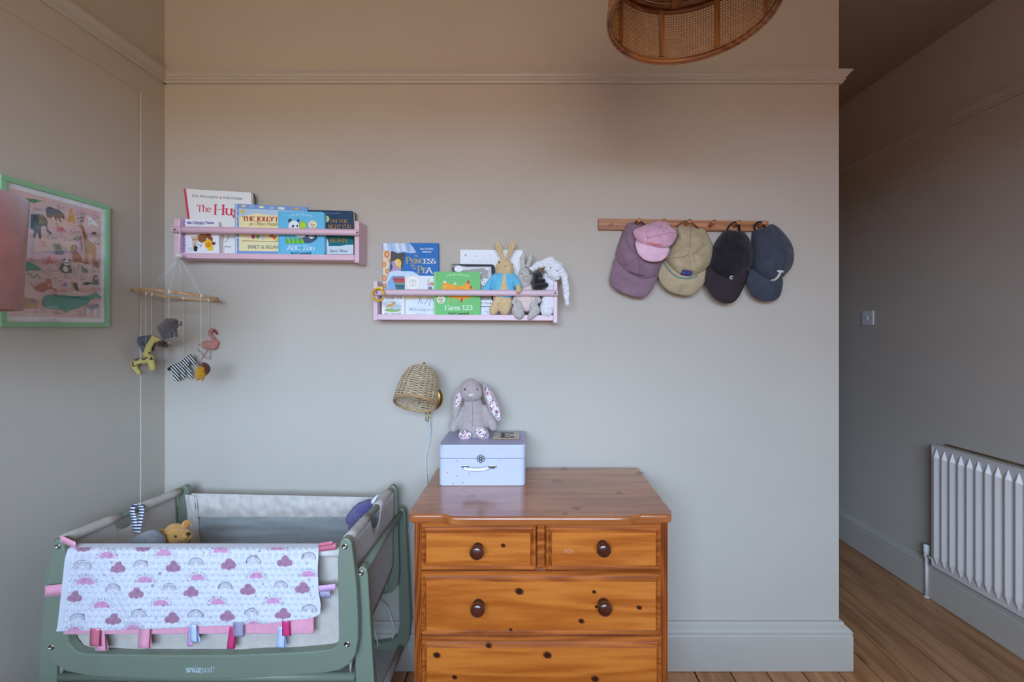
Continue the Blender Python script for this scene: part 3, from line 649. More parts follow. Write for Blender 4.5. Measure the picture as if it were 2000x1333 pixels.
# ------------------------------------------------------------------ soft shapes
from mathutils import noise as NZ
_ICO = None
def blob_mesh(caps, vox=.0032, smooth=5, disp=0.0, dscale=40.0):
    """caps: list of (p0, r0, p1, r1[, fy]) with world points and radii in metres; merged to one skin"""
    global _ICO
    if _ICO is None:
        b = bmesh.new(); bmesh.ops.create_icosphere(b, subdivisions=2, radius=1); _ICO = ([v.co.copy() for v in b.verts], [tuple(v.index for v in f.verts) for f in b.faces]); b.free()
    V, Fc = [], []
    for c in caps:
        p0, r0, p1, r1 = c[:4]; fy = c[4] if len(c) > 4 else 1.0
        n = max(1, int((p1 - p0).length / (.3 * min(r0, r1))) + 1) if (p1 - p0).length > 1e-6 else 1
        for i in range(n):
            t = i / max(1, n - 1) if n > 1 else 0; q = p0.lerp(p1, t); r = r0 + (r1 - r0) * t; k = len(V)
            V += [Vector((q.x + v.x * r, q.y + v.y * r * fy, q.z + v.z * r)) for v in _ICO[0]]
            Fc += [tuple(k + j for j in f) for f in _ICO[1]]
    me = bpy.data.meshes.new('t'); me.from_pydata([tuple(v) for v in V], [], Fc)
    o = bpy.data.objects.new('t', me); COL.objects.link(o)
    m = o.modifiers.new('r', 'REMESH'); m.mode = 'VOXEL'; m.voxel_size = vox
    if smooth: s = o.modifiers.new('s', 'SMOOTH'); s.iterations = smooth; s.factor = .5
    bpy.context.view_layer.update()
    ev = o.evaluated_get(bpy.context.evaluated_depsgraph_get()); res = bpy.data.meshes.new_from_object(ev)
    bpy.data.objects.remove(o); bpy.data.meshes.remove(me)
    if disp:
        nr = [v.normal.copy() for v in res.vertices]
        for v, n_ in zip(res.vertices, nr):
            v.co += n_ * disp * (NZ.noise(v.co * dscale) + .6 * NZ.noise(v.co * dscale * 2.3 + Vector((9, 2, 5))))
    res.polygons.foreach_set('use_smooth', [True] * len(res.polygons)); res.materials.clear()
    return res
def blob(name, caps, m, parent=None, vox=.0032, smooth=5, disp=0.0, dscale=40.0):
    me = blob_mesh(caps, vox, smooth, disp, dscale); me.name = name; me.materials.append(m)
    o = bpy.data.objects.new(name, me); COL.objects.link(o); par(o, parent); return o
def cap(z, Y, *a):
    """pixel capsules: each (x0, y0, r0, x1, y1, r1[, dY0, dY1, fy]) through zoom map z(x, y); radii in photo px"""
    o = []
    for c in a:
        x0, y0, r0, x1, y1, r1 = c[:6]; d0 = c[6] if len(c) > 6 else 0; d1 = c[7] if len(c) > 7 else d0; fy = c[8] if len(c) > 8 else 1
        o.append((P(*z(x0, y0), Y + d0), r0 * (Y + d0) / F, P(*z(x1, y1), Y + d1), r1 * (Y + d1) / F, fy))
    return o
ID = lambda x, y: (x, y)
def plush(key, col, var=.12, bump=.5, bs=350): return mat(key, col, rough=.95, var=var, scale=90, bump=bump, bscale=bs, sheen=.35, spec=.1)
def eye(p, r, parent, name='eye', col=(22, 18, 18)):
    return mesh(name, *lathe_geo([(0, -r * .6), (r * .7, -r * .45), (r, 0), (r * .7, r * .45), (0, r * .6)], p, (0, 1, 0), 10), mat('bead_%02x%02x%02x' % col, col, rough=.15), parent, True)
def raycast_Y(o, px, py, lift=.0008):
    """first point of object's mesh on the photo ray (mesh in world coordinates)"""
    from mathutils.bvhtree import BVHTree
    if '_bvh' not in _BV or _BV['_o'] is not o: _BV['_bvh'] = BVHTree.FromPolygons([v.co for v in o.data.vertices], [tuple(p.vertices) for p in o.data.polygons]); _BV['_o'] = o
    c = Vector((0, 0, CH)); d = (P(px, py, 1.0) - c).normalized(); h = _BV['_bvh'].ray_cast(c, d)
    return (h[0] - d * lift) if h[0] is not None else None
_BV = {}
def stitch(o, pts, w, m, parent, name='stitching', curve=5):
    pts = [tuple(v) for v in smooth_curve(pts, curve)] if curve else pts
    q = [raycast_Y(o, *p) for p in pts]; q = [v for v in q if v is not None]
    return tube(name, q, w, m, parent, 5) if len(q) > 1 else None
def patch(o, outline, m, parent, name, n=10, lift=.0012):
    """cloth patch laid over the skin of o inside a pixel outline"""
    pts = [Vector(p) for p in smooth_curve(outline, 5, True)]; c = sum(pts, Vector((0, 0))) / len(pts); V, Fc = [], []
    cc = raycast_Y(o, c.x, c.y, lift)
    if cc is None: return None
    K = len(pts); V.append(cc); last = cc
    for r in range(1, n + 1):
        for p in pts:
            q = c.lerp(p, r / n); h = raycast_Y(o, q.x, q.y, lift)
            if h is None: h = P(q.x, q.y, last.y)
            V.append(h); last = h
    for k in range(K): Fc.append((0, 1 + k, 1 + (k + 1) % K))
    for r in range(n - 1):
        for k in range(K):
            a, b = 1 + r * K + k, 1 + r * K + (k + 1) % K; Fc.append((a, a + K, b + K, b))
    return fixn(mesh(name, V, Fc, m, parent, True))
# ---- plush rabbit in a blue jacket
M_tan = plush('tan_plush', (224, 196, 150)); M_blue = mat('blue_felt', (104, 196, 228), rough=.9, var=.06, scale=60, bump=.3, bscale=500, sheen=.3)
Y = 1.727
t = thing('plush_rabbit', P(982, 614.8, Y), 'tan plush rabbit with upright ears wearing a light blue jacket', 'soft toy', 'plush rabbits on the book rail')
b = blob('body', cap(zd, Y, (925, 430, 15, 932, 430, 15, 0, 0, .8), (905, 490, 15.5, 955, 490, 15.5, 0, 0, .8), (905, 520, 13, 960, 520, 13, 0, 0, .8), (895, 300, 4.2, 840, 165, 7.6, .008, .012, .5), (840, 165, 7.6, 832, 130, 5.5, .012, .012, .5), (985, 300, 4.2, 1040, 150, 7, .008, .012, .5), (1040, 150, 7, 1048, 100, 4, .012, .012, .5),
     (925, 580, 12, 915, 760, 20, 0, 0, .6), (900, 900, 19, 905, 930, 18, 0, 0, .6), (830, 960, 9, 775, 1080, 9.6, -.004, -.014), (990, 980, 9, 932, 1085, 10.4, -.004, -.014), (775, 1060, 9, 770, 1100, 8.5, -.014, -.014), (925, 1090, 9.5, 940, 1095, 9.5, -.014, -.014)), M_tan, t, vox=.0026, smooth=4)
blob('jacket', cap(zd, Y, (925, 590, 14, 915, 700, 21.5, -.002, -.002, .66), (915, 700, 21.5, 915, 790, 23, -.002, -.002, .62), (800, 610, 8.5, 700, 740, 8.2), (700, 740, 8.2, 650, 800, 7.8), (1050, 605, 8.5, 1110, 700, 8.2, 0, -.022), (1110, 700, 8, 1130, 740, 7, -.022, -.03)), M_blue, t, vox=.0026)
jk = t.children[1]
patch(jk, MP(zd, [(908, 566), (940, 566), (955, 680), (962, 800), (858, 800), (888, 680)]), M_tan, t, 'shirt_front', lift=.0015)
blob('paw', cap(zd, Y, (1130, 745, 5.4, 1132, 800, 6.2, -.047, -.052)), M_tan, t, vox=.002)
for x, y in ((855, 392), (1036, 420)): eye(raycast_Y(b, *zd(x, y)), .0033, t)
M_thr = mat('brown_thread', (150, 104, 80), rough=.9); M_dthr = mat('dark_thread', (70, 60, 58), rough=.9)
stitch(b, MP(zd, [(918, 440), (940, 455), (962, 440)]), .0009, M_thr, t, 'nose'); stitch(b, MP(zd, [(940, 455), (940, 490), (915, 505)]), .0007, M_thr, t, 'mouth')
for a in (((850, 470), (856, 490)), ((838, 480), (846, 498)), ((1026, 505), (1030, 520))): stitch(b, MP(zd, a), .0006, M_dthr, t, 'whisker', 0)
for s_ in (((835, 155), (862, 215), (897, 285)), ((1036, 140), (1016, 210), (990, 285))): stitch(b, MP(zd, s_), .0011, mat('ear_fold', (186, 150, 110), rough=.95), t, 'ear_seam')
stitch(jk, MP(zd, [(770, 640), (735, 710), (718, 780)]), .0009, mat('blue_seam', (40, 110, 140), rough=.9), t, 'sleeve_seam')
# ---- grey rabbit
M_gr = plush('grey_corduroy', (204, 198, 190)); M_gp = mat('pinkish_cloth', (224, 206, 198), rough=.95, var=.05, scale=60, bump=.3, bscale=400, sheen=.2)
Y = 1.725
t = thing('plush_rabbit', P(1029, 622, Y - .02), 'grey plush rabbit with floppy feet sitting between the blue jacketed one and the white one', 'soft toy', 'plush rabbits on the book rail')
b = blob('body', cap(zd, Y, (1215, 560, 12, 1230, 560, 12, 0, 0, .8), (1205, 620, 12.5, 1245, 620, 12.5, -.002, -.002, .8), (1225, 690, 12, 1225, 700, 12, 0, 0, .8), (1197, 480, 4.2, 1190, 330, 5.4, .006, .01, .5), (1190, 330, 5.4, 1208, 265, 3.2, .01, .01, .5), (1262, 480, 4, 1298, 330, 5.4, .006, .01, .5), (1298, 330, 5.4, 1318, 262, 3, .01, .01, .5),
     (1140, 1000, 9, 1120, 1085, 12.6, -.012, -.02), (1120, 1085, 12.6, 1140, 1140, 11, -.02, -.02), (1340, 1010, 9, 1370, 1090, 10.5, -.012, -.02), (1370, 1090, 10.5, 1295, 1190, 5.2, -.02, -.026), (1085, 920, 5, 1068, 970, 5.4, -.02, -.03), (1400, 900, 5.2, 1420, 945, 5.8, -.01, -.02), (1250, 960, 12, 1250, 1000, 12, 0, 0, .8)), M_gr, t, vox=.0026, smooth=4)
blob('dress', cap(zd, Y, (1245, 760, 12, 1250, 860, 16, .004, .002, .62), (1250, 860, 16, 1250, 985, 17.5, .002, -.004, .62), (1140, 900, 7, 1110, 925, 6.5, -.005, -.012), (1370, 890, 7, 1395, 915, 6.5)), M_gp, t, vox=.0026)
for x, y in ((1173, 557), (1294, 562)): eye(raycast_Y(b, *zd(x, y)), .0026, t)
for r in (14, 24, 34): stitch(b, [(zd(1236, 625)[0] + r * .2 * math.cos(a * .5), zd(1236, 625)[1] + r * .22 * math.sin(a * .5)) for a in range(0, 13)], .0006, mat('grey_seam', (160, 156, 150), rough=.95), t, 'stitching', 2)
stitch(b, MP(zd, [(1215, 730), (1225, 745), (1245, 735), (1260, 715)]), .0008, mat('pink_thread', (196, 150, 140), rough=.9), t, 'mouth')
stitch(b, MP(zd, [(1225, 448), (1240, 462), (1275, 466)]), .0014, M_dthr, t, 'ear_tie')
# ---- white shaggy rabbit
M_wh = mat('white_shag', (238, 239, 242), rough=1, var=.05, scale=120, bump=.5, bscale=260, sheen=.5, spec=.1)
Y = 1.728
t = thing('plush_rabbit', P(1070, 616, Y), 'white shaggy plush rabbit slumped over the right end of the rail', 'soft toy', 'plush rabbits on the book rail')
b = blob('body', cap(zd, Y, (1600, 420, 11, 1680, 470, 13, -.02, -.02, .85), (1600, 480, 13, 1660, 560, 14, -.02, -.02, .85), (1580, 620, 14, 1575, 760, 13.5, 0, 0, .75), (1570, 900, 13, 1540, 1060, 14, -.004, -.008, .8), (1560, 1090, 11, 1540, 1120, 10, -.012, -.012), (1600, 360, 8, 1400, 440, 6.5, -.02, -.022, .8), (1400, 440, 6.5, 1325, 490, 5, -.022, -.024, .8),
     (1745, 520, 8, 1800, 600, 6.6, -.035, -.046), (1800, 600, 6.6, 1818, 800, 6.6, -.046, -.042), (1818, 800, 6.6, 1838, 990, 4.6, -.042, -.038), (1600, 1000, 8, 1635, 1020, 5, -.012, -.016)), M_wh, t, vox=.0026, smooth=2, disp=.0042, dscale=130)
stitch(b, MP(zd, [(1585, 445), (1598, 470), (1590, 490)]), .0007, M_dthr, t, 'nose'); stitch(b, MP(zd, [(1598, 470), (1625, 462)]), .0007, M_dthr, t, 'nose', 0)
for x, y in ((1690, 515),): eye(raycast_Y(b, *zd(x, y)), .0024, t)
# ---- small black toy
Y = 1.703
t = thing('plush_dog', P(1053, 566, Y), 'small black plush toy lying on the rail between grey and white rabbits', 'soft toy')
b = blob('body', cap(zd, Y, (1390, 580, 6.6, 1400, 640, 7, -.004, -.004), (1390, 640, 7.2, 1390, 740, 7.4, -.004, -.004), (1385, 750, 6.4, 1470, 735, 6.6, -.01, -.012), (1470, 735, 6.2, 1535, 715, 4.6, -.012, -.012), (1440, 660, 6, 1490, 655, 4.6, -.01, -.012), (1420, 560, 6, 1445, 590, 5), (1412, 525, 3.4, 1418, 550, 4), (1365, 555, 3.2, 1370, 580, 4)), plush('black_plush', (40, 38, 40), bump=.8), t, vox=.0024, smooth=3)
tube('collar', [P(*zd(1372, 612), Y - .018), P(*zd(1400, 622), Y - .022), P(*zd(1432, 616), Y - .016)], .0012, M_dthr, t, 5)
# ---- yellow link ring
Yk = 1.672
t = thing('teething_ring', P(739, 590, Yk), 'yellow plastic teething ring hooked on the left end of the lower rail', 'ring')
M_yel = mat('yellow_plastic', (214, 168, 32), rough=.35)
pts = [P(738.6 + 11.6 * math.cos(a), 576 - 11.8 * math.sin(a), Yk) for a in [math.radians(-2 + k * 330 / 40) for k in range(41)]]
tube('hoop', pts, .0052, M_yel, t, 10, sq=.8)
box('clasp', P(736.5, 0, Yk).x, P(748.5, 0, Yk).x, Yk - .003, Yk + .009, P(0, 566, Yk).z, P(0, 560, Yk).z, mat('pale_plastic', (226, 190, 110), rough=.4), t, .0015)
# ------------------------------------------------------------------ peg rail and caps
z3 = lambda x, y: (1150 + .225 * x, 400 + .225 * y)
M_peg = wood('peg_oak', (150, 92, 56), (196, 138, 92), axis='X', scale=9, rough=.45)
t = thing('peg_rail', P(1335, 450, D - .01), 'wooden wall peg rail holding five baseball caps', 'peg rail')
pprism('board', [(1169, 427), (1501.5, 432), (1501.5, 452), (1169, 448.4)], 1.771, .0187, M_peg, t, .0015)
lathe('peg_stub', [(.0085, 0), (.0085, .0015), (.007, .0025), (0, .0025)], P(1192.6, 438.2, 1.771), M_peg, t, ax=(0, -1, 0), seg=14)
for x, y in ((1243, 438.5), (1291, 439.5), (1339, 440.5), (1386, 441.5), (1433.5, 442.5), (1482, 443.5)):
    lathe('peg', [(.007, 0), (.0066, .012), (.0066, .03), (.0082, .036), (.0086, .044), (.0076, .0475), (0, .048)], P(x, y, 1.771), M_peg, t, ax=(0, -1, .16), seg=14)
def polar(outline, c):
    P_ = sorted((math.atan2(q[1] - c[1], q[0] - c[0]), math.hypot(q[0] - c[0], q[1] - c[1])) for q in outline)
    A = np.array([p[0] for p in P_]); R = np.array([p[1] for p in P_])
    A = np.concatenate([A - 2 * PI, A, A + 2 * PI]); R = np.concatenate([R, R, R])
    return lambda a: float(np.interp(a, A, R))
def cap_hat(name, label, crown, cc, brim, bc, col, dep=.05, off=0.0, btn=None, seams=(), wrinkle=.007, wseed=0, brimcol=None, rows=0, eyelets=(), col2=None, z=z3, group='baseball caps on the peg rail', strap=None):
    cp = [tuple(v) for v in smooth_curve([z(*q) for q in crown], 4, True)]; bp = [tuple(v) for v in smooth_curve([z(*q) for q in brim], 4, True)]
    c = z(*cc); b0 = z(*bc); y0 = min(q[1] for q in cp); y1 = max(q[1] for q in cp)
    R = polar(cp, c); t = thing(name, P(b0[0], max(q[1] for q in bp), 1.75), label, 'cap', group)
    m = mat('cap_%s' % wseed, col, rough=.95, var=.13, scale=26, bump=.35, bscale=900, sheen=.15, spec=.1, col2=col2)
    ms = mat('capseam_%s' % wseed, tuple(int(v * .8) for v in col), rough=.95)
    def base(py): return 1.782 - (.042) * max(0, min(1, (py - y0) / (y1 - y0))) - off
    def Yc(px, py):
        a = math.atan2(py - c[1], px - c[0]); t_ = min(1, math.hypot(px - c[0], py - c[1]) / R(a))
        w = wrinkle * (NZ.noise(Vector((px * .035 + wseed * 3.1, py * .035, wseed))) * 1.6 + abs(NZ.noise(Vector((px * .06, py * .05 + wseed * 7, 2)))) * 1.2 - .5)
        return base(py) - dep * (1 - t_ ** 2.6) ** .75 + w * (1 - t_ ** 4)
    K, N = 72, 16; V = [P(c[0], c[1], Yc(*c))]; Fc = []
    for r in range(1, N + 1):
        for k in range(K):
            a = 2 * PI * k / K - PI; s_ = (r / N) ** .8 * R(a); x, y = c[0] + s_ * math.cos(a), c[1] + s_ * math.sin(a); V.append(P(x, y, Yc(x, y)))
    n0 = len(V)
    for k in range(K):
        q = V[n0 - K + k]; V.append(Vector((q.x * .995 + P(c[0], 0, q.y).x * .005, q.y + .012, q.z)))
    for k in range(K): Fc.append((0, 1 + (k + 1) % K, 1 + k))
    for r in range(N):
        for k in range(K):
            i, j = 1 + r * K + k, 1 + r * K + (k + 1) % K; Fc.append((i, j, j + K, i + K))
    fixn(mesh('crown', V, Fc, m, t, True))
    # brim: a stiff curved sheet
    by0, by1 = min(q[1] for q in bp), max(q[1] for q in bp); bw_ = max(abs(q[0] - b0[0]) for q in bp)
    def Yb(px, py): return base(y1) + .004 + .016 * ((px - b0[0]) / bw_) ** 2 - .014 * math.sin(max(0, min(1, (py - by0) / (by1 - by0))) * PI * .8)
    Rb = polar(bp, b0); V, Fc = [], []
    for lay, dy in ((0, 0), (1, .004)):
        V.append(P(*b0, Yb(*b0)) + Vector((0, dy, 0)))
        for r in range(1, 9):
            for k in range(K):
                a = 2 * PI * k / K - PI; s_ = r / 8 * Rb(a); x, y = b0[0] + s_ * math.cos(a), b0[1] + s_ * math.sin(a)
                V.append(P(x, y, Yb(x, y) + (0 if r < 8 else .0012 * (1 - 2 * lay))) + Vector((0, dy, 0)))
    L_ = 1 + 8 * K
    for lay in (0, 1):
        o = lay * L_
        for k in range(K): Fc.append((o, o + 1 + (k + 1) % K, o + 1 + k))
        for r in range(7):
            for k in range(K):
                i, j = o + 1 + r * K + k, o + 1 + r * K + (k + 1) % K; Fc.append((i, j, j + K, i + K))
    for k in range(K):
        i, j = 1 + 7 * K + k, 1 + 7 * K + (k + 1) % K; Fc.append((i, j, j + L_, i + L_))
    mb = m if brimcol is None else mat('brim_%s' % wseed, brimcol, rough=.95, var=.1, scale=30, bump=.3, bscale=900, spec=.1)
    br = fixn(mesh('brim', V, Fc, mb, t, True))
    for r in range(rows):
        s_ = .95 - r * .075; pts = []
        for k in range(5, 56):
            a = math.radians(-10 + k * 200 / 60); q = (b0[0] + s_ * Rb(math.atan2(math.sin(a), math.cos(a))) * math.cos(a), b0[1] + s_ * Rb(math.atan2(math.sin(a), math.cos(a))) * math.sin(a)); pts.append(P(*q, Yb(*q) - .0003))
        tube('stitch_row', pts, .0005, ms, br, 4)
    if btn:
        q = z(*btn); lathe('button', [(.0055, -.001), (.0058, .0015), (.004, .004), (0, .005)], P(*q, Yc(*q)), m, t, ax=(0, -1, 0), seg=12)
    for s_ in seams:
        pts = [z(*q) for q in s_]; pts = [tuple(v) for v in smooth_curve(pts, 6)]
        tube('seam', [P(*q, Yc(*q) - .0004) for q in pts], .0011, ms, t, 5)
    for e in eyelets:
        q = z(*e); tube('eyelet', [P(q[0] + 1.3 * math.cos(a * PI / 4), q[1] + 1.3 * math.sin(a * PI / 4), Yc(*q) - .0006) for a in range(8)], .0009, ms, t, 5, True)
    # join seam of crown and brim
    if strap:
        tube('strap', [P(*z(x, y), Y_) for x, y, Y_ in smooth3(strap)], .0042, mat('strap_%s' % wseed, tuple(int(v * .55) for v in col), rough=.9), t, 6, sq=.5)
    return t, Yc, Yb
def smooth3(L): return [tuple(v) for v in smooth_curve([Vector(q) for q in L], 5)]
t, Yc, Yb = cap_hat('baseball_cap', 'faded mauve baseball cap, leftmost on the peg rail', [(330, 150), (405, 136), (470, 178), (560, 250), (640, 380), (648, 480), (612, 570), (580, 622), (520, 648), (430, 648), (340, 610), (270, 540), (238, 460), (245, 390), (280, 280), (310, 195)], (430, 420), [(238, 455), (205, 560), (185, 645), (200, 700), (260, 748), (345, 785), (435, 806), (495, 798), (545, 745), (582, 668), (612, 575), (560, 500), (400, 450)], (400, 640), (146, 118, 132), dep=.045, btn=(425, 460), seams=[((425, 460), (330, 520), (262, 510)), ((425, 460), (440, 560), (430, 645)), ((425, 460), (330, 330), (318, 190)), ((240, 465), (300, 580), (430, 642), (580, 618))], wseed=1, strap=[(400, 165, 1.755), (420, 138, 1.745), (455, 150, 1.75), (500, 185, 1.76)])
p = Print(lambda x, y: P(x, y, Yc(x, y) - .0022), (0, -1, 0)); s_ = z3(345, 578)
p.line(MP(z3, [(345, 575), (352, 590), (362, 582), (370, 600), (380, 590), (390, 608), (402, 596), (412, 614), (424, 602), (434, 620), (446, 606), (456, 624), (468, 612), (478, 626)]), .9, '40343e', 2); p.done('embroidery', t)
t, Yc, Yb = cap_hat('baseball_cap', "small pale pink child's cap hung over the mauve and khaki caps", [(388, 240), (405, 212), (450, 192), (520, 165), (585, 145), (640, 142), (692, 152), (712, 190), (752, 216), (768, 245), (755, 295), (705, 362), (605, 380), (500, 358), (425, 312)], (580, 265), [(408, 312), (414, 385), (440, 440), (490, 480), (560, 496), (630, 486), (680, 450), (703, 375), (640, 330), (480, 310)], (560, 400), (226, 176, 196), dep=.03, off=.052, btn=(653, 186), seams=[((653, 186), (560, 215), (500, 240), (515, 300)), ((653, 186), (712, 240), (755, 245)), ((510, 290), (600, 270), (720, 240)), ((410, 318), (500, 362), (605, 382), (705, 364))], wrinkle=.013, wseed=2, brimcol=(236, 196, 214))
p = Print(lambda x, y: P(x, y, Yc(x, y) - .0022), (0, -1, 0))
p.line(MP(z3, [(508, 328), (516, 340), (524, 330), (532, 344), (542, 334), (552, 348), (562, 338), (572, 352), (584, 342), (596, 354), (608, 344), (630, 352)]), 1.6, 'e0605c', 2); p.done('embroidery', t)
t, Yc, Yb = cap_hat('baseball_cap', 'khaki beige cap with turquoise piping above its brim', [(762, 190), (830, 176), (895, 180), (945, 205), (1000, 206), (1040, 270), (1072, 345), (1076, 440), (1048, 520), (1000, 572), (935, 612), (868, 628), (785, 612), (722, 562), (675, 505), (662, 450), (690, 390), (735, 330), (762, 265)], (870, 410), [(648, 490), (620, 560), (607, 620), (640, 700), (720, 760), (820, 787), (900, 784), (970, 730), (1010, 660), (1022, 575), (960, 520), (760, 470)], (820, 620), (180, 162, 128), dep=.05, off=.004, btn=(873, 437), seams=[((873, 437), (800, 455), (690, 465)), ((873, 437), (960, 400), (1000, 340)), ((873, 437), (876, 540), (870, 620)), ((873, 437), (880, 330), (890, 190))], wrinkle=.012, wseed=3, rows=7, eyelets=((863, 275), (978, 440)), col2=(200, 184, 148), strap=[(762, 188, 1.765), (800, 160, 1.752), (848, 142, 1.742), (900, 160, 1.75), (950, 204, 1.768)])
p = Print(lambda x, y: P(x, y, Yc(x, y) - .0022), (0, -1, 0))

for k in range(9):
    f_ = k / 8; p.line(MP(z3, [(815 - 25 * f_ + 8 * g, 566 + 50 * f_ + (g * 1.4)) for g in range(12)]), 1.7, ('5a4478', '5a4478', '4a5a9c', '3a6ab0', '5a4478', '7a5080', '6a4a78', '5a4478', '48386a')[k])
p.line(MP(z3, [(805, 588), (820, 592), (832, 602)]), 4, '3a6ab0', 3); p.done('woven_patch', t)
pts = [tuple(v) for v in smooth_curve(MP(z3, [(652, 498), (690, 556), (745, 612), (800, 634), (868, 640), (940, 618)]), 6)]
tube('piping', [P(x, y, Yb(x, y) - .004) for x, y in pts], .0022, mat('turquoise_piping', (96, 158, 160), rough=.8), t, 6)
t, Yc, Yb = cap_hat('baseball_cap', 'black baseball cap with small white logo above its brim', [(1195, 218), (1262, 224), (1335, 228), (1390, 290), (1424, 385), (1426, 480), (1402, 542), (1340, 605), (1240, 656), (1160, 636), (1090, 588), (1052, 530), (1060, 475), (1080, 380), (1132, 285)], (1245, 430), [(1050, 525), (1022, 585), (1010, 640), (1018, 695), (1055, 765), (1115, 824), (1190, 856), (1250, 850), (1302, 800), (1342, 720), (1372, 645), (1388, 575), (1300, 520), (1120, 500)], (1200, 640), (44, 42, 48), dep=.052, off=.010, btn=(1308, 478), seams=[((1308, 478), (1180, 420), (1085, 372)), ((1308, 478), (1250, 560), (1240, 650)), ((1308, 478), (1260, 340), (1262, 230)), ((1055, 535), (1120, 612), (1240, 660), (1370, 585))], wrinkle=.009, wseed=4, brimcol=(62, 52, 58), strap=[(1200, 222, 1.765), (1222, 182, 1.752), (1258, 154, 1.742), (1290, 160, 1.742), (1304, 190, 1.752), (1308, 228, 1.765)])
p = Print(lambda x, y: P(x, y, Yc(x, y) - .0022), (0, -1, 0)); q = z3(1237, 634)
p.ell(q[0], q[1], 3.6, 3.9, 'e8e8e6'); p.ell(q[0] + 1.2, q[1] - .3, 1.5, 1.3, '2c2a30', n=10); p.poly([(q[0] + 1, q[1] - 1.6), (q[0] + 4.2, q[1] - 1.9), (q[0] + 4.2, q[1] + .6), (q[0] + 1, q[1] + .5)], '2c2a30'); p.poly([(q[0] + 2.2, q[1] - 3.2), (q[0] + 4.4, q[1] - 3.6), (q[0] + 3.6, q[1] - 1.6)], 'e8e8e6'); p.done('logo', t)
t, Yc, Yb = cap_hat('baseball_cap', 'navy blue baseball cap with white letter J, rightmost on the peg rail', [(1430, 222), (1480, 202), (1540, 186), (1590, 168), (1650, 200), (1702, 256), (1752, 322), (1778, 400), (1780, 480), (1755, 550), (1702, 612), (1650, 655), (1590, 667), (1530, 642), (1460, 592), (1420, 548), (1424, 450), (1422, 330), (1424, 265)], (1600, 420), [(1418, 548), (1378, 600), (1374, 660), (1395, 740), (1430, 790), (1490, 826), (1560, 839), (1620, 829), (1660, 790), (1680, 720), (1684, 650), (1640, 580), (1500, 540)], (1540, 680), (72, 76, 88), dep=.052, off=0, btn=(1683, 375), seams=[((1683, 375), (1560, 325), (1426, 340)), ((1683, 375), (1570, 450), (1425, 552)), ((1683, 375), (1705, 480), (1650, 640)), ((1683, 375), (1660, 270), (1596, 172)), ((1683, 375), (1735, 350), (1772, 390)), ((1683, 375), (1745, 440), (1772, 500)), ((1420, 552), (1470, 606), (1540, 652), (1590, 668), (1650, 656))], wrinkle=.004, wseed=5, rows=6, eyelets=((1573, 272), (1528, 417), (1623, 523), (1735, 517)), strap=[(1445, 225, 1.765), (1438, 190, 1.758), (1462, 158, 1.745), (1496, 152, 1.742), (1522, 170, 1.75), (1530, 196, 1.765)])
p = Print(lambda x, y: P(x, y, Yc(x, y) - .0022), (0, -1, 0))
p.line(MP(z3, [(1640, 577), (1686, 581)]), 3.6, 'e6e8e4'); p.line(MP(z3, [(1664, 584), (1650, 614), (1632, 638), (1608, 654), (1586, 659)]), 4.2, 'e6e8e4', 5); p.line(MP(z3, [(1606, 655), (1572, 661)]), 2.2, 'e6e8e4', 3); p.done('letter', t)
# ------------------------------------------------------------------ chest of drawers
M_pine = wood('varnished_pine', (170, 86, 26), (202, 116, 44), axis='X', scale=16, rough=.32, coat=.35, ring=4)
M_pinez = wood('varnished_pine_upright', (128, 58, 18), (176, 92, 34), axis='Z', scale=9, rough=.35, coat=.3)
M_ptop = wood('pine_top', (158, 86, 40), (188, 114, 60), axis='X', scale=14, rough=.22, coat=.8, ring=4)
M_pdark = wood('pine_moulding', (138, 66, 20), (184, 100, 38), axis='X', scale=10, rough=.35, coat=.3)
M_knob = mat('dark_knob', (78, 36, 22), rough=.25, var=.25, scale=18, coat=.6)
zt = .812; yb, yf = 1.765, 1.322
dr = thing('chest_of_drawers', (0.025, 1.54, 0), 'orange varnished pine chest of drawers with dark round knobs', 'dresser')
xa, xb = (855 - CX) * yb / F, (1247 - CX) * yb / F; xa, xb = -.372, .436
ts = .027
pts = rnd_poly([(xa, yb), (xb, yb), (xb, yf + .03), (xb - .012, yf), (xb - .115, yf), (xb - .135, yf - .016), (xb - .17, yf - .018), (xa + .17, yf - .018), (xa + .135, yf - .016), (xa + .115, yf), (xa + .012, yf), (xa, yf + .03)], [0, 0, 0, .012, .02, .02, .02, .02, .02, .02, .012, 0], 4)
o = prism('top', [(x, y, zt - ts) for x, y in pts], (0, 0, ts), M_ptop, dr); bev(o, .007, 3, 50)
Yd = 1.345
L = lambda px, py, Y=Yd: P(px, py, Y)
zc0 = zt - ts - .0005
xl0, xr0 = P(809.5, 0, Yd).x, P(1304, 0, Yd).x
for sgn, x in ((1, xl0), (-1, xr0)):
    a, b_ = sorted((x, x + sgn * .021)); box('side_panel', a, b_, Yd, yb - .015, 0, zc0, M_pinez, dr, .002)
    for k in range(3):
        xx = x + sgn * (.0025 + k * .0062); box('stile_bead', xx - .0019, xx + .0019, Yd - .0035, Yd + .002, .03, zc0 - .004, M_pinez, dr, .0012)
zrow = [zc0 - .006, .634, .438, .242, .055]
box('back_panel', xl0 + .022, xr0 - .022, yb - .025, yb - .017, .02, zc0, M_pinez, dr)
for k, zz in enumerate(zrow[1:]): box('drawer_rail', xl0 + .0215, xr0 - .0215, Yd + .006, Yd + .04, zz - .007, zz + .007, M_pinez, dr)
box('plinth', xl0 + .0215, xr0 - .0215, Yd + .002, Yd + .02, .0, .046, M_pdark, dr, .003)
xm = P(1056.5, 0, Yd).x
box('divider', xm - .012, xm + .012, Yd + .001, Yd + .04, zrow[1] + .0075, zc0, M_pdark, dr, .002)
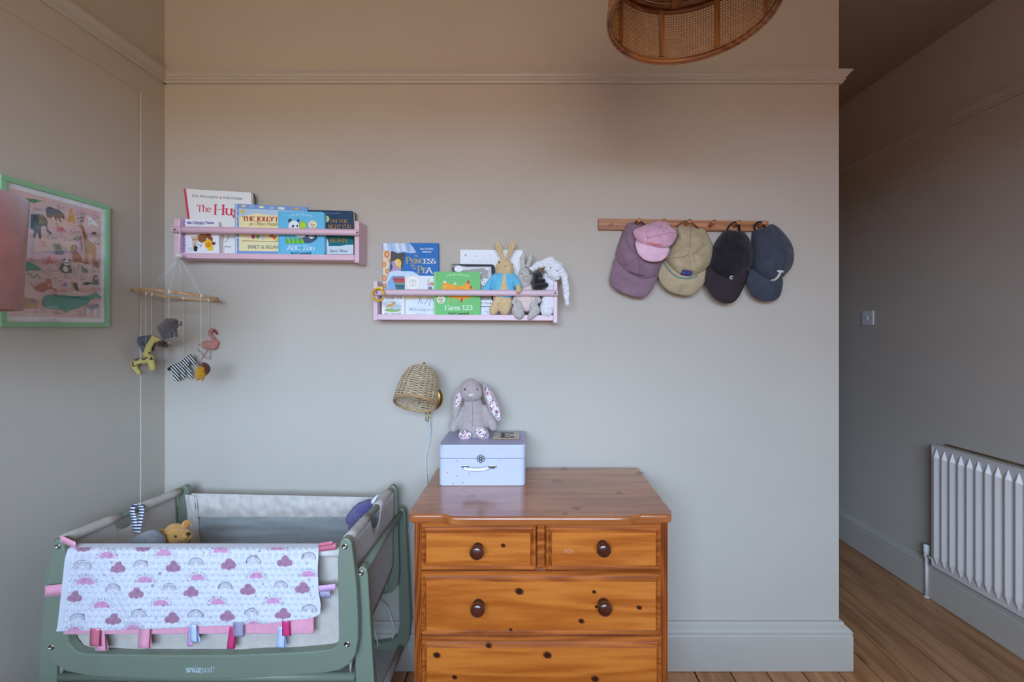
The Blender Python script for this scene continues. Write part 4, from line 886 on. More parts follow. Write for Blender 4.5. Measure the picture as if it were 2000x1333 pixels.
def drawer(x0, x1, z0, z1, knobs, marks):
    d = mesh('drawer', *(lambda V: (V, BF))([(x0, Yd - .004, z0), (x1, Yd - .004, z0), (x1, Yd + .03, z0), (x0, Yd + .03, z0), (x0, Yd - .004, z1), (x1, Yd - .004, z1), (x1, Yd + .03, z1), (x0, Yd + .03, z1)]), M_pdark, dr)
    # raised field with moulded border
    i1, i2, i3 = .008, .015, .019; yA, yB, yC, yD = Yd - .0045, Yd - .011, Yd - .011, Yd - .017; V, Fc = [], []
    for (i, y) in ((0.0006, yA), (i1 * .5, yB), (i1, yB), (i2 * .8, yA - .002), (i3, yD), ):
        jt = i * (1.35 if i > .001 else 1)
        V += [(x0 + i, y, z0 + i), (x1 - i, y, z0 + i), (x1 - i, y, z1 - jt), (x0 + i, y, z1 - jt)]
    for r in range(4):
        for k in range(4): l = (k + 1) % 4; Fc.append((r * 4 + k, r * 4 + l, r * 4 + 4 + l, r * 4 + 4 + k))
    f = mesh('moulding', V, Fc, M_pdark, d); i = i3; jt = i * 1.35
    pa = mesh('drawer_face', [(x0 + i, yD, z0 + i), (x1 - i, yD, z0 + i), (x1 - i, yD, z1 - jt), (x0 + i, yD, z1 - jt)], [(0, 1, 2, 3)], M_pine, d)
    pa.modifiers.new('s', 'SOLIDIFY').thickness = .004
    for kx, kz in knobs:
        lathe('knob', [(.016, -.001), (.0165, .003), (.012, .006), (.0115, .012), (.0155, .014), (.0165, .0165), (.0145, .0185), (.0165, .021), (.0205, .026), (.0215, .031), (.019, .036), (.012, .039), (0, .04)], (kx, yD, kz), M_knob, d, ax=(0, -1, 0), seg=24)
    for (mx, my, r) in marks:
        x, y = 780 + .3323 * mx, 890 + .3323 * my; p = Print(lambda x, y: P(x, y, yD), (0, -1, 0), start=.0002, step=.00003)
        p.ell(x, y, r * 1.35, r * 1.0, mat('pine_knot_ring', (122, 60, 22), rough=.3), rot=20); p.ell(x, y, r * .85, r * .75, mat('pine_knot', (52, 28, 18), rough=.3)); p.done('wood_knot', pa)
    return d
kn = lambda px, py: (P(px, py, Yd - .055).x, P(px, py, Yd - .055).z)
drawer(P(823, 0, Yd).x, P(1047.5, 0, Yd).x, zrow[1] + .0035, zc0 - .004, [kn(930.5, 1083)], [(610, 530, 4)])
drawer(P(1065.5, 0, Yd).x, P(1290, 0, Yd).x, zrow[1] + .0035, zc0 - .004, [kn(1180.5, 1078)], [])
p = Print(lambda x, y: P(x, y, Yd - .017), (0, -1, 0), start=.0002, step=.00002)
for k in range(14): p.line([(1101 + k * 1.4, 1072 + (k * 5 % 7)), (1103 + k * 1.4, 1076 + (k * 3 % 9))], .7, mat('scuff', (190, 150, 120), rough=.6))
p.done('scuff_mark', dr.children[-1])
drawer(P(823, 0, Yd).x, P(1290, 0, Yd).x, zrow[2] + .0045, zrow[1] - .0015, [kn(932, 1196), kn(1182.5, 1194)], [(705, 800, 7), (1145, 803, 3.6), (1070, 975, 5), (1410, 895, 4.6), (1160, 890, 3), (655, 1025, 3)])
drawer(P(824, 0, Yd).x, P(1291.5, 0, Yd).x, zrow[3] + .0045, zrow[2] - .005, [kn(934, 1378), kn(1184, 1376)], [(220, 1175, 6), (325, 1305, 4.5), (1150, 1315, 6.5), (870, 1175, 7), (525, 1120, 5)])
drawer(P(824, 0, Yd).x, P(1291.5, 0, Yd).x, zrow[4] + .0045, zrow[3] - .003, [kn(934, 1490), kn(1184, 1488)], [])
def Pz(px, py, z):
    Y = (CH - z) * F / (py - CY); return Vector(((px - CX) * Y / F, Y, z))
for (mx, my, r) in ((925, 150, 7), (1290, 220, 5), (1040, 312, 7), (965, 82, 6), (430, 237, 5), (975, 342, 4), (1410, 103, 5)):
    x, y = 780 + .3323 * mx, 890 + .3323 * my; p = Print(lambda x, y: Pz(x, y, zt), (0, 0, 1), start=.0002, step=.00003)
    p.ell(x, y, r * 1.5, r * .5, mat('top_knot_halo', (146, 80, 38), rough=.22, coat=.8)); p.ell(x, y, r, r * .3, mat('top_knot', (104, 56, 30), rough=.22, coat=.8), rot=8); p.done('wood_knot', dr.children[0])
# ------------------------------------------------------------------ speckled suitcase box
def speck(key, base, dots):
    m = bpy.data.materials.new(key); m.use_nodes = True; n = m.node_tree; b = n.nodes['Principled BSDF']; Lk = n.links.new
    b.inputs['Roughness'].default_value = .35
    t = n.nodes.new('ShaderNodeTexCoord'); col = None; prev = lin(base)
    for i, (sc, thr, c) in enumerate(dots):
        v = n.nodes.new('ShaderNodeTexVoronoi'); v.inputs['Scale'].default_value = sc; Lk(t.outputs['Object'], v.inputs['Vector'])
        lt = n.nodes.new('ShaderNodeMath'); lt.operation = 'LESS_THAN'; lt.inputs[1].default_value = thr; Lk(v.outputs['Distance'], lt.inputs[0])
        sc2 = n.nodes.new('ShaderNodeSeparateColor'); Lk(v.outputs['Color'], sc2.inputs[0])
        gt = n.nodes.new('ShaderNodeMath'); gt.operation = 'GREATER_THAN'; gt.inputs[1].default_value = .55; Lk(sc2.outputs[0], gt.inputs[0])
        mu = n.nodes.new('ShaderNodeMath'); mu.operation = 'MULTIPLY'; Lk(lt.outputs[0], mu.inputs[0]); Lk(gt.outputs[0], mu.inputs[1])
        mx = n.nodes.new('ShaderNodeMixRGB'); mx.inputs[2].default_value = lin(c); Lk(mu.outputs[0], mx.inputs[0])
        if col is None: mx.inputs[1].default_value = prev
        else: Lk(col, mx.inputs[1])
        col = mx.outputs[0]
    Lk(col, b.inputs['Base Color']); return m
M_case = speck('speckled_card', (196, 199, 216), [(48, .1, (60, 60, 84)), (62, .07, (246, 248, 252)), (110, .08, (120, 126, 160))])
M_ctop = mat('lilac_card', (180, 178, 206), rough=.45, var=.02)
bx0, bx1, by0, by1, bz0, bz1 = -.324, -.0165, 1.562, 1.772, zt + .0005, zt + .1455
cs = thing('suitcase_box', ((bx0 + bx1) / 2, 1.667, bz0), 'pale lilac speckled suitcase shaped box on the chest of drawers', 'box')
def rbox(name, x0, x1, y0, y1, z0, z1, m, parent, r=.02):
    o = prism(name, [(x, y, z0) for x, y in rnd_poly([(x0, y0), (x1, y0), (x1, y1), (x0, y1)], r, 6)], (0, 0, z1 - z0), m, parent); bev(o, .0022, 2, 50); return o
zs = CH - (896.5 - CY) * by0 / F
rbox('body', bx0, bx1, by0 + .0008, by1, bz0, zs - .0006, M_case, cs); rbox('lid', bx0 - .0008, bx1 + .0008, by0, by1, zs + .0006, bz1, M_case, cs)
lp = rbox('lid_panel', bx0 + .001, bx1 - .001, by0 + .002, by1 - .002, bz1 - .0004, bz1 + .0004, M_ctop, cs)
M_met = mat('nickel', (172, 170, 168), rough=.28, metal=1.0); M_metd = mat('aged_nickel', (110, 106, 104), rough=.35, metal=.9)
lc = P(939, 896.5, by0 - .001); G_ = []
for dx, dz, r in [(0, 0, .006)] + [(.0088 * math.cos(a), .0088 * math.sin(a), .0052) for a in [k * PI / 3 + PI / 6 for k in range(6)]]:
    G_.append(tube_geo([lc + Vector((dx + r * math.cos(a), -.001, dz + r * math.sin(a))) for a in [k * PI / 6 for k in range(12)]], .0014, 6, True))
o = mesh('latch', *merge(G_), M_metd, cs, True)
lathe('latch_stud', [(.005, 0), (.0052, .003), (.003, .005), (0, .0055)], lc, M_met, cs, ax=(0, -1, 0), seg=14)
hz = [P(x, y, by0 - d) for x, y, d in ((903, 911, .006), (906, 915.5, .015), (915, 917.2, .02), (930, 918, .021), (945, 917, .02), (953, 914.5, .015), (957, 911, .006))]
tube('handle', smooth_curve(hz[1:6], 4), .0058, mat('cream_plastic', (232, 236, 234), rough=.3), cs, 10)
for a, b_ in ((901, 916), (954, 970)):
    x0, x1 = P(a, 0, by0).x, P(b_, 0, by0).x; z_ = P(0, 911.5, by0).z
    box('handle_plate', x0, x1, by0 - .003, by0 + .0005, z_ - .004, z_ + .004, M_met, cs, .0015)
    tube('handle_loop', smooth_curve([Vector((x0 + .004, by0 - .003, z_)), Vector(((x0 + x1) / 2, by0 - .012, z_ - .003)), Vector((x1 - .004, by0 - .003, z_))], 5), .0022, M_metd, cs, 6)
# letter tile
lt_ = thing('letter_tile', Pz(988, 851, bz1 + .001), 'square cream tile with the letter E lying on the lilac box', 'tile')
zt2 = bz1 + .0055
q = [Pz(969, 845.4, zt2), Pz(1015, 845.6, zt2), Pz(1014.2, 856.8, zt2), Pz(961.6, 856.8, zt2)]
q = [Vector((q[3].x, q[0].y, zt2)), Vector((q[2].x, q[0].y, zt2)), Vector((q[2].x, q[3].y, zt2)), Vector((q[3].x, q[3].y, zt2))]
o = prism('tile_body', q, (0, 0, -.0045), mat('tile_wood', (150, 112, 78), rough=.6), lt_, .001)
o = prism('tile_face', [v + Vector((0, 0, .0006)) for v in q], (0, 0, -.0005), mat('tile_paper', (206, 200, 178), rough=.5, var=.04, scale=40), lt_)
p = Print(lambda x, y: Pz(x, y, zt2 + .0006), (0, 0, 1), start=.0004, step=.00003); p.text('E', 977, 855, 8.6, '5e5e58', fit=25, wt=.15, con=.85); p.done('letter', lt_)
# ------------------------------------------------------------------ bunny with flowered ears
def floral():
    m = bpy.data.materials.new('floral_cotton'); m.use_nodes = True; n = m.node_tree; b = n.nodes['Principled BSDF']; b.inputs['Roughness'].default_value = .8; Lk = n.links.new
    t = n.nodes.new('ShaderNodeTexCoord'); v = n.nodes.new('ShaderNodeTexVoronoi'); v.inputs['Scale'].default_value = 210; Lk(t.outputs['Object'], v.inputs['Vector'])
    s = n.nodes.new('ShaderNodeSeparateColor'); Lk(v.outputs['Color'], s.inputs[0])
    r = n.nodes.new('ShaderNodeValToRGB'); r.color_ramp.interpolation = 'CONSTANT'
    cols = [(0, (236, 228, 232)), (.34, (222, 150, 176)), (.48, (238, 230, 232)), (.58, (196, 84, 110)), (.66, (112, 68, 112)), (.74, (238, 232, 236)), (.84, (100, 128, 96)), (.92, (228, 190, 208))]
    e = r.color_ramp.elements; e[0].color = lin(cols[0][1]); e[1].position = cols[1][0]; e[1].color = lin(cols[1][1])
    for p_, c in cols[2:]: k = e.new(p_); k.color = lin(c)
    Lk(s.outputs[0], r.inputs[0]); Lk(r.outputs[0], b.inputs['Base Color']); return m
M_flo = floral(); M_bun = plush('mushroom_plush', (186, 170, 166), var=.1, bump=.6, bs=260)
zr6 = lambda x, y: (850 + .1726 * x, 730 + .1726 * y)
Y = 1.70
t = thing('plush_bunny', (P(924, 0, Y).x, Y, bz1 + .0005), 'mushroom grey plush bunny with flowered ears sitting on the lilac box', 'soft toy')
b = blob('body', cap(zr6, Y, (400, 170, 20, 430, 170, 20, -.012, -.012, .9), (385, 215, 17.5, 440, 215, 17.5, -.02, -.02, .9), (412, 240, 14, 412, 245, 14, -.03, -.03, .9), (425, 340, 18, 430, 480, 26, 0, 0, .8), (430, 480, 26, 432, 590, 30, 0, 0, .8), (432, 620, 28, 432, 640, 26, 0, 0, .8),
     (290, 420, 9, 225, 560, 10, -.004, -.016), (225, 560, 10, 205, 610, 9.5, -.016, -.02), (565, 400, 8.5, 640, 560, 9.5, -.004, -.016), (640, 560, 9.5, 655, 600, 9, -.016, -.02), (350, 670, 12, 340, 700, 12, -.028, -.044), (315, 695, 9.5, 370, 695, 9.5, -.046, -.046), (525, 650, 12, 535, 680, 12.5, -.028, -.044), (500, 650, 9.5, 565, 700, 9.5, -.046, -.046)), M_bun, t, vox=.003, smooth=5, disp=.0008, dscale=120)
e1 = blob('ear', cap(zr6, Y, (275, 165, 5, 255, 270, 9, .0, -.022, .5), (255, 270, 9, 232, 420, 8, -.022, -.030, .5), (232, 420, 8, 225, 480, 5, -.03, -.032, .5)), M_bun, t, vox=.0026)
e2 = blob('ear', cap(zr6, Y, (560, 130, 5.5, 610, 250, 11, .0, -.026, .5), (610, 250, 11, 680, 420, 11.5, -.026, -.03, .5), (680, 420, 11.5, 718, 510, 6, -.03, -.03, .5)), M_bun, t, vox=.0026)
patch(e1, MP(zr6, [(255, 225), (298, 240), (290, 310), (262, 370), (230, 372), (236, 300)]), M_flo, e1, 'ear_lining')
patch(e2, MP(zr6, [(565, 140), (590, 165), (640, 270), (700, 370), (735, 470), (722, 535), (690, 510), (640, 420), (600, 320), (572, 220)]), M_flo, e2, 'ear_lining')
patch(b, MP(zr6, [(290, 660), (345, 640), (395, 665), (400, 710), (360, 740), (300, 738), (272, 705)]), M_flo, t, 'sole')
patch(b, MP(zr6, [(450, 620), (485, 598), (530, 605), (570, 650), (585, 700), (550, 728), (490, 705), (450, 665)]), M_flo, t, 'sole')
for x, y in ((337, 180), (475, 182)): eye(raycast_Y(b, *zr6(x, y)), .0034, t)
patch(b, MP(zr6, [(378, 238), (405, 232), (432, 238), (405, 258)]), mat('pale_nose', (222, 206, 202), rough=.9), t, 'nose', n=4)
M_bs = mat('bunny_seam', (140, 124, 120), rough=.95)
stitch(b, MP(zr6, [(405, 258), (408, 290)]), .0008, M_bs, t, 'mouth', 0); stitch(b, MP(zr6, [(408, 290), (380, 285), (352, 268)]), .0008, M_bs, t, 'mouth'); stitch(b, MP(zr6, [(408, 290), (440, 295), (470, 280)]), .0008, M_bs, t, 'mouth')
stitch(b, MP(zr6, [(420, 330), (424, 450), (422, 600)]), .001, M_bs, t, 'belly_seam')
# ------------------------------------------------------------------ wicker wall lamp
M_rat = mat('rattan', (196, 174, 142), rough=.55, var=.28, scale=70); M_ratl = mat('rattan_rim', (176, 142, 102), rough=.55, var=.15, scale=40)
M_brass = mat('brass', (176, 142, 74), rough=.28, metal=1.0)
wl_ = thing('wall_lamp', P(840, 805, D - .02), 'wicker dome wall lamp with brass back plate and twisted cord', 'lamp')
Yc_ = 1.622; C0 = P(810.5, 789, Yc_); al = math.radians(32); ax = Vector((.075, math.sin(al), math.cos(al))).normalized(); R0 = 40.2 * Yc_ / F; H0 = .152
u = ax.cross(Vector((0, 1, 0))).normalized(); v = ax.cross(u)
prof = [(0, 1.0), (.15, 1.0), (.3, .985), (.45, .95), (.6, .89), (.75, .79), (.86, .67), (.94, .5), (1.0, .24)]
rad = lambda s: R0 * float(np.interp(s, [a for a, _ in prof], [b for _, b in prof]))
sh = mesh('shade', [C0 + ax * 0, C0 + ax * .001, C0 + u * .001], [(0, 1, 2)], M_rat, wl_)
NS, NW = 22, 31; G_ = []
for i in range(NW):
    s = .025 + .955 * i / (NW - 1); pts = []
    for k in range(NS * 4):
        a = 2 * PI * k / (NS * 4); w = .0026 * math.cos(NS / 2 * a * 2 / 2 * 1 + (PI if i % 2 else 0)); r = rad(s) + w
        pts.append(C0 + ax * (H0 * s) + u * r * math.cos(a) + v * r * math.sin(a))
    G_.append(tube_geo(pts, .00165, 5, True))
V, Fc = merge(G_); sh.data.clear_geometry(); sh.data.from_pydata([tuple(q) for q in V], [], Fc); sh.data.polygons.foreach_set('use_smooth', [True] * len(sh.data.polygons))
G_ = []
for k in range(NS):
    a = 2 * PI * (k + .25) / NS; G_.append(tube_geo([C0 + ax * (H0 * s) + (u * math.cos(a) + v * math.sin(a)) * rad(s) for s in [j / 12 for j in range(13)]], .0015, 5))
mesh('stakes', *merge(G_), M_rat, sh, True)
for r_, dz in ((R0 + .001, -.001), (R0 + .0015, .0045)):
    tube('rim', [C0 + ax * dz + u * r_ * math.cos(a) + v * r_ * math.sin(a) for a in [2 * PI * k / 48 for k in range(48)]], .0032, M_ratl, sh, 8, True)
T0 = C0 + ax * H0
lathe('cap_disc', [(.017, -.002), (.017, .001), (.008, .003), (.004, .004)], T0, M_brass, wl_, ax=ax, seg=18)
lathe('finial', [(.0035, 0), (.0035, .006), (.0052, .009), (.0055, .013), (.003, .0165), (0, .017)], T0 + ax * .002, M_brass, wl_, ax=ax, seg=14)
for k in (1.0, 2.2): tube('frame_wire', [C0 + ax * (H0 * s) + (u * math.cos(k) + v * math.sin(k)) * (rad(s) - .005) for s in [j / 10 for j in range(11)]], .0013, mat('dark_wire', (50, 48, 40), rough=.5, metal=.5), wl_, 5)
pc = P(840, 778, D); lathe('back_plate', [(.053, -.0005), (.053, -.006), (.050, -.011), (.042, -.0145), (0, -.0155)], pc, M_brass, wl_, ax=(0, 1, 0), seg=40)
lathe('lamp_holder', [(.016, 0), (.016, -.05), (.019, -.052), (.019, -.07), (0, -.07)], T0, mat('bulb_holder', (200, 190, 168), rough=.5), wl_, ax=ax, seg=18)
tube('arm', smooth_curve([pc + Vector((0, -.014, 0)), pc + Vector((0, -.04, .0)), T0 + Vector((.0, .012, -.045)), T0 - ax * .045], 5), .0045, M_brass, wl_, 8)
bk = [P(x, y, 1.755) for x, y in ((832, 800), (832, 822), (835.5, 824), (838, 816), (840.5, 802))]
tube('cord_bracket', bk, .0022, M_brass, wl_, 6)
M_cord = mat('white_cord', (206, 212, 214), rough=.7)
cp = smooth_curve([P(x, y, Yy) for x, y, Yy in ((841, 800, 1.765), (839, 818, 1.762), (838, 826, 1.765), (840, 836, 1.775), (840, 852, 1.781), (836, 876, 1.783), (831.5, 893, 1.783), (832, 918, 1.783), (833, 948, 1.783), (826, 985, 1.78), (806, 1018, 1.775), (790, 1060, 1.765), (776, 1098, 1.755), (764, 1130, 1.745), (748, 1160, 1.735), (731, 1182, 1.725), (741, 1176, 1.73), (755, 1186, 1.74), (764, 1208, 1.745), (769, 1232, 1.745), (764, 1256, 1.74), (752, 1270, 1.735), (741, 1270, 1.73), (736, 1250, 1.725), (727, 1222, 1.72), (716, 1210, 1.71))], 14)
G_ = []; N = len(cp)
for ph in (0, PI):
    pts = []; s = 0
    for i, q in enumerate(cp):
        if i: s += (q - cp[i - 1]).length
        d = (cp[min(N - 1, i + 1)] - cp[max(0, i - 1)]).normalized(); w = d.cross(Vector((0, 1, 0))).normalized(); w2 = d.cross(w)
        pts.append(q + (w * math.cos(s * 330 + ph) + w2 * math.sin(s * 330 + ph)) * .0016)
    G_.append(tube_geo(pts, .0019, 5))
mesh('cord', *merge(G_), M_cord, wl_, True)
# ------------------------------------------------------------------ radiator, switch
M_rad = mat('radiator_enamel', (214, 206, 200), rough=.35)
ra = thing('radiator', (XR(1.7) - .04, 1.7, 0), 'white ribbed panel radiator on the hallway wall', 'radiator')
Yn, Yfar = 1.18, 2.197; zb0, zt0 = .187, .792; dX = .055
def RW(y, d, z): return Vector((XR(y) - d, y, z))
def rslab(name, y0, y1, d0, d1, z0, z1, m, parent, b=0.0):
    V = [RW(y0, d0, z0), RW(y1, d0, z0), RW(y1, d1, z0), RW(y0, d1, z0), RW(y0, d0, z1), RW(y1, d0, z1), RW(y1, d1, z1), RW(y0, d1, z1)]
    o = fixn(mesh(name, V, BF, m, parent))
    if b: bev(o, b)
    return o
rslab('panel', Yn, Yfar, dX - .012, dX, zb0, zt0, M_rad, ra, .003)
for (y0, y1, z0, z1) in ((Yn, Yfar, zt0 - .008, zt0), (Yn, Yfar, zb0, zb0 + .008), (Yfar - .006, Yfar, zb0, zt0)): rslab('edge_seam', y0, y1, dX, dX + .003, z0, z1, M_rad, ra, .001)
fm = None; pitch = .0397; sl = Vector((.0267, -1, 0)).normalized()
for i in range(25):
    y = Yfar - .024 - i * pitch
    if y < Yn + .02: break
    if fm is None:
        h = .0175; V = []
        for (z, w, d) in ((zb0 + .016, .0015, .0), (zb0 + .062, h, .0), (zt0 - .062, h, .0), (zt0 - .016, .0015, .0)): V += [(0, -w, z), (0, w, z)]
        V += [(-.014, -.002, zb0 + .055), (-.014, .002, zb0 + .055), (-.014, -.002, zt0 - .055), (-.014, .002, zt0 - .055)]
        Fc = [(0, 1, 9, 8), (8, 9, 11, 10), (10, 11, 7, 6), (0, 8, 2), (1, 3, 9), (2, 8, 10, 4), (3, 5, 11, 9), (4, 10, 6), (5, 7, 11)]
        o = mesh('rib', V, Fc, M_rad, ra); fixn(o); fm = o.data
    else: o = bpy.data.objects.new('rib', fm); COL.objects.link(o); par(o, ra)
    o.location = (XR(y) - dX, y, 0); o.rotation_euler = (0, 0, .0267)
for y in (1.35, 2.05): rslab('wall_bracket', y - .015, y + .015, .001, dX - .012, zb0 + .1, zt0 - .1, M_rad, ra)
vx = Vector((P(1809.5, 0, 2.245).x, 2.245, 0))
lathe('pipe', [(.0075, 0), (.0075, .215)], vx, M_rad, ra, seg=14); lathe('floor_collar', [(.014, .0005), (.014, .004), (.008, .007)], vx, M_rad, ra, seg=16)
lathe('valve_body', [(.009, .2), (.0125, .205), (.0125, .225), (.010, .23)], vx, M_rad, ra, seg=14)
lathe('valve_cap', [(.012, .228), (.0135, .232), (.0135, .262), (.012, .268), (0, .269)], vx, mat('white_plastic', (232, 232, 232), rough=.35), ra, seg=16)
tube('valve_tail', [vx + Vector((0, 0, .215)), Vector((XR(2.19) - dX + .004, 2.19, .215))], .007, M_rad, ra, 10)
o = rslab('brown_strip', 1.0, 2.172, .002, .014, .7935, .7995, mat('strip_brown', (112, 84, 52), rough=.7, var=.2, scale=20), None); tag(o, 'thin brown strip on the wall just above the radiator', 'wall_strip')  # thin brown strip along the wall, level with the radiator top
M_sw = mat('switch_plastic', (220, 218, 220), rough=.35)
sy = 2.662; sz = CH - (621.5 - CY) * 2.66 / F
sw = thing('light_switch', RW(sy, .004, sz - .045), 'white square light switch on the hallway wall', 'light switch')
rslab('plate', sy - .043, sy + .043, .0005, .009, sz - .043, sz + .043, M_sw, sw, .002)
rslab('rocker', sy - .007, sy + .007, .009, .0135, sz - .012, sz + .012, mat('switch_rocker', (232, 230, 230), rough=.3), sw, .0015)
for d in (-.03, .03): lathe('screw', [(.0032, 0), (.0032, .001), (0, .0012)], RW(sy + d, .009, sz), M_metd, sw, ax=(-1, 0, 0), seg=10)
# ------------------------------------------------------------------ bedside crib
M_sage = mat('sage_lacquer', (118, 128, 110), rough=.42, var=.03, scale=5)
M_lin = mat('linen', (196, 186, 176), rough=.9, var=.06, scale=50, bump=.35, bscale=700, sheen=.15, spec=.1)
M_lin2 = mat('linen_shade_band', (210, 202, 194), rough=.9, var=.05, scale=50, bump=.35, bscale=700, spec=.1)
M_net = mat('mesh_net', (178, 184, 184), rough=.8, alpha=.7, var=.04, scale=60)
M_bolt = mat('chrome_bolt', (200, 198, 192), rough=.18, metal=1.0)
cr = thing('bedside_crib', (-.94, 1.48, 0), 'sage green bedside crib with beige fabric basket', 'crib')
U = [(101, 1072), (104, 1060), (110, 1054), (117, 1055), (122, 1062), (127, 1080), (129, 1150), (129.5, 1236), (134, 1258), (147, 1273), (165, 1277.5), (200, 1279), (330, 1281), (460, 1280.6), (590, 1275), (640, 1270.5), (654, 1266), (661, 1256), (662, 1240), (660, 1160), (659, 1100), (662, 1068), (665, 1057), (672, 1052), (680, 1054), (686, 1062), (691, 1100), (696, 1150), (699, 1205), (699, 1250), (694, 1280), (683, 1298), (664, 1310), (635, 1316), (560, 1322), (440, 1328), (300, 1328), (180, 1323), (130, 1313), (100, 1295), (86, 1268), (83, 1230), (86, 1180), (92, 1125)]
Yu = 1.245
o = pprism('front_frame', U, Yu, .025, M_sage, cr, .0035)
p = Print(lambda x, y: P(x, y, Yu), (0, -1, 0)); M_logo = mat('logo_print', (176, 192, 196), rough=.5)
p.text('snuz', 363.6, 1313.4, 11.6, M_logo, fit=29.5, serif=False, wt=.14, con=.95); p.text('pod', 393.6, 1313.4, 11.6, M_logo, fit=21.5, serif=False, wt=.07, con=.95); p.text('5', 416.4, 1307.6, 4.4, M_logo, fit=3.4, serif=False, wt=.09, con=.95); p.ell(378.6, 1303.6, .9, .9, M_logo, n=8); p.ell(382.4, 1303.6, .9, .9, M_logo, n=8)
p.done('logo', o)
def bolt(p_, ax=(0, -1, 0)): lathe('bolt', [(.0085, 0), (.0085, .0012), (.007, .0022), (.0045, .0022), (.0045, .0008), (0, .0008)], p_, M_bolt, cr, ax=ax, seg=14)
for x, y in ((113, 1068), (673.5, 1068), (100, 1265), (678, 1259)): bolt(P(x, y, Yu))
Ub = [(347, 962), (351, 952), (358, 949), (365, 953), (367.5, 962), (367.5, 1120), (376, 1131), (390, 1134), (738, 1134), (751, 1130), (756, 1120), (756, 962), (758.5, 953), (765, 948), (772, 953), (775, 962), (779, 1120), (777, 1145), (766, 1158), (748, 1163), (374, 1163), (356, 1158), (346, 1145), (344, 1120)]
pprism('back_frame', Ub, 1.695, .024, M_sage, cr, .003)
bolt(P(764, 981, 1.695))
R_ = [(695, 1126), (697, 1115), (703, 1108), (710, 1108), (716, 1114), (718, 1124), (724, 1230), (731, 1340), (737, 1440), (734, 1475), (720, 1496), (695, 1503), (410, 1505)]
Ri = [(410, 1462), (670, 1460), (688, 1452), (694, 1436), (694, 1340), (693, 1220)]
mir = lambda L, c: [(2 * c - x, y) for x, y in L]
pprism('stand_front', R_ + list(reversed(mir(R_, 402))) + mir(Ri, 402)[::-1] + Ri, 1.273, .024, M_sage, cr, .003)
bolt(P(705, 1120, 1.273))
tube('bracing_rail', [P(95, 1322, 1.285), P(694, 1322, 1.285)], .012, M_sage, cr, 10)
Rb = [(775, 1010), (777, 999), (783, 993.5), (788, 996), (791, 1006), (797, 1120), (801, 1215), (799, 1247), (789, 1271), (771, 1282), (740, 1283), (561, 1284)]
Rbi = [(561, 1260), (738, 1259), (763, 1255), (776, 1243), (780, 1222), (779, 1120)]
pprism('stand_back', Rb + list(reversed(mir(Rb, 561)))[1:] + mir(Rbi, 561)[::-1] + Rbi[1:], 1.725, .024, M_sage, cr, .003)
for x, Y in ((-.58, 1.285), (-1.32, 1.285), (-.60, 1.737), (-1.29, 1.737)): lathe('foot', [(.014, 0), (.017, .004), (.017, .112)], (x, Y, 0), M_sage, cr, seg=14)
XRc, XLc = -.530, -1.343
for X, fx, bxp in ((XRc, 675, 765), (XLc, 113.5, 357)):
    a, b_ = P(fx, 1059, 1.2575), P(bxp, 958, 1.706)
    tube('top_dowel', [a, b_], .0115, M_sage, cr, 14)
    f = lambda t: a.lerp(b_, t)
    tube('fabric_sleeve', [f(.03 + .37 * k / 4) for k in range(5)], .0148, M_lin, cr, 16); tube('fabric_sleeve', [f(.6 + .36 * k / 4) for k in range(5)], .0148, M_lin, cr, 16)
    V, Fc = [], []; NU, NV = 34, 14; s_ = 1 if X == XRc else -1
    for i in range(NU + 1):
        t_ = i / NU; q = f(.03 + .93 * t_); bt = .375 + .085 * t_; top = q.z
        g = (t_ - .5) / .115
        if abs(g) < 1: top -= .052 * math.sqrt(1 - g * g)
        for j in range(NV + 1):
            w = j / NV; z = top + (bt - top) * w
            V.append((q.x + s_ * .011 * (1 - w * .3) + .004 * NZ.noise(Vector((q.y * 9, z * 7, X))) - s_ * .012 * math.sin(w * PI) * 0, q.y, z))
    for i in range(NU):
        for j in range(NV): k = i * (NV + 1) + j; Fc.append((k, k + NV + 1, k + NV + 2, k + 1))
    o = mesh('side_panel', V, Fc, M_lin, cr, True); o.modifiers.new('s', 'SOLIDIFY').thickness = .003
tube('lower_dowel', [P(706, 1117, 1.285), P(783, 1001, 1.737)], .0118, M_sage, cr, 14)
tube('lower_dowel', [P(98, 1117, 1.285), P(339, 1001, 1.737)], .0118, M_sage, cr, 14)
for X in (-.506, -1.40): tube('shelf_rail', [Vector((X, 1.29, .12)), Vector((X, 1.735, .12))], .0125, M_lin, cr, 14)
box('storage_shelf', -1.40, -.506, 1.30, 1.725, .108, .113, mat('shelf_linen', (150, 142, 136), rough=.9), cr)
box('basket_base', XLc + .014, XRc - .014, 1.285, 1.69, .40, .43, M_lin, cr, .006)
box('mattress', XLc + .02, XRc - .02, 1.292, 1.684, .431, .485, mat('white_sheet', (214, 214, 216), rough=.9), cr, .02)
def cloth(name, quad, nu, nv, fy, m, parent, th=.0025):
    V, Fc = [], []
    for j in range(nv + 1):
        for i in range(nu + 1):
            s, t = i / nu, j / nv; x = (quad[0][0] * (1 - s) + quad[1][0] * s) * (1 - t) + (quad[3][0] * (1 - s) + quad[2][0] * s) * t; y = (quad[0][1] * (1 - s) + quad[1][1] * s) * (1 - t) + (quad[3][1] * (1 - s) + quad[2][1] * s) * t
            V.append(P(x, y, fy(x, y)))
    for j in range(nv):
        for i in range(nu): k = j * (nu + 1) + i; Fc.append((k, k + 1, k + nu + 2, k + nu + 1))
    o = mesh(name, V, Fc, m, parent, True); o.modifiers.new('s', 'SOLIDIFY').thickness = th; return o
wv = lambda x, y, a, sx, sy, sd: a * NZ.noise(Vector((x * sx, y * sy, sd)))
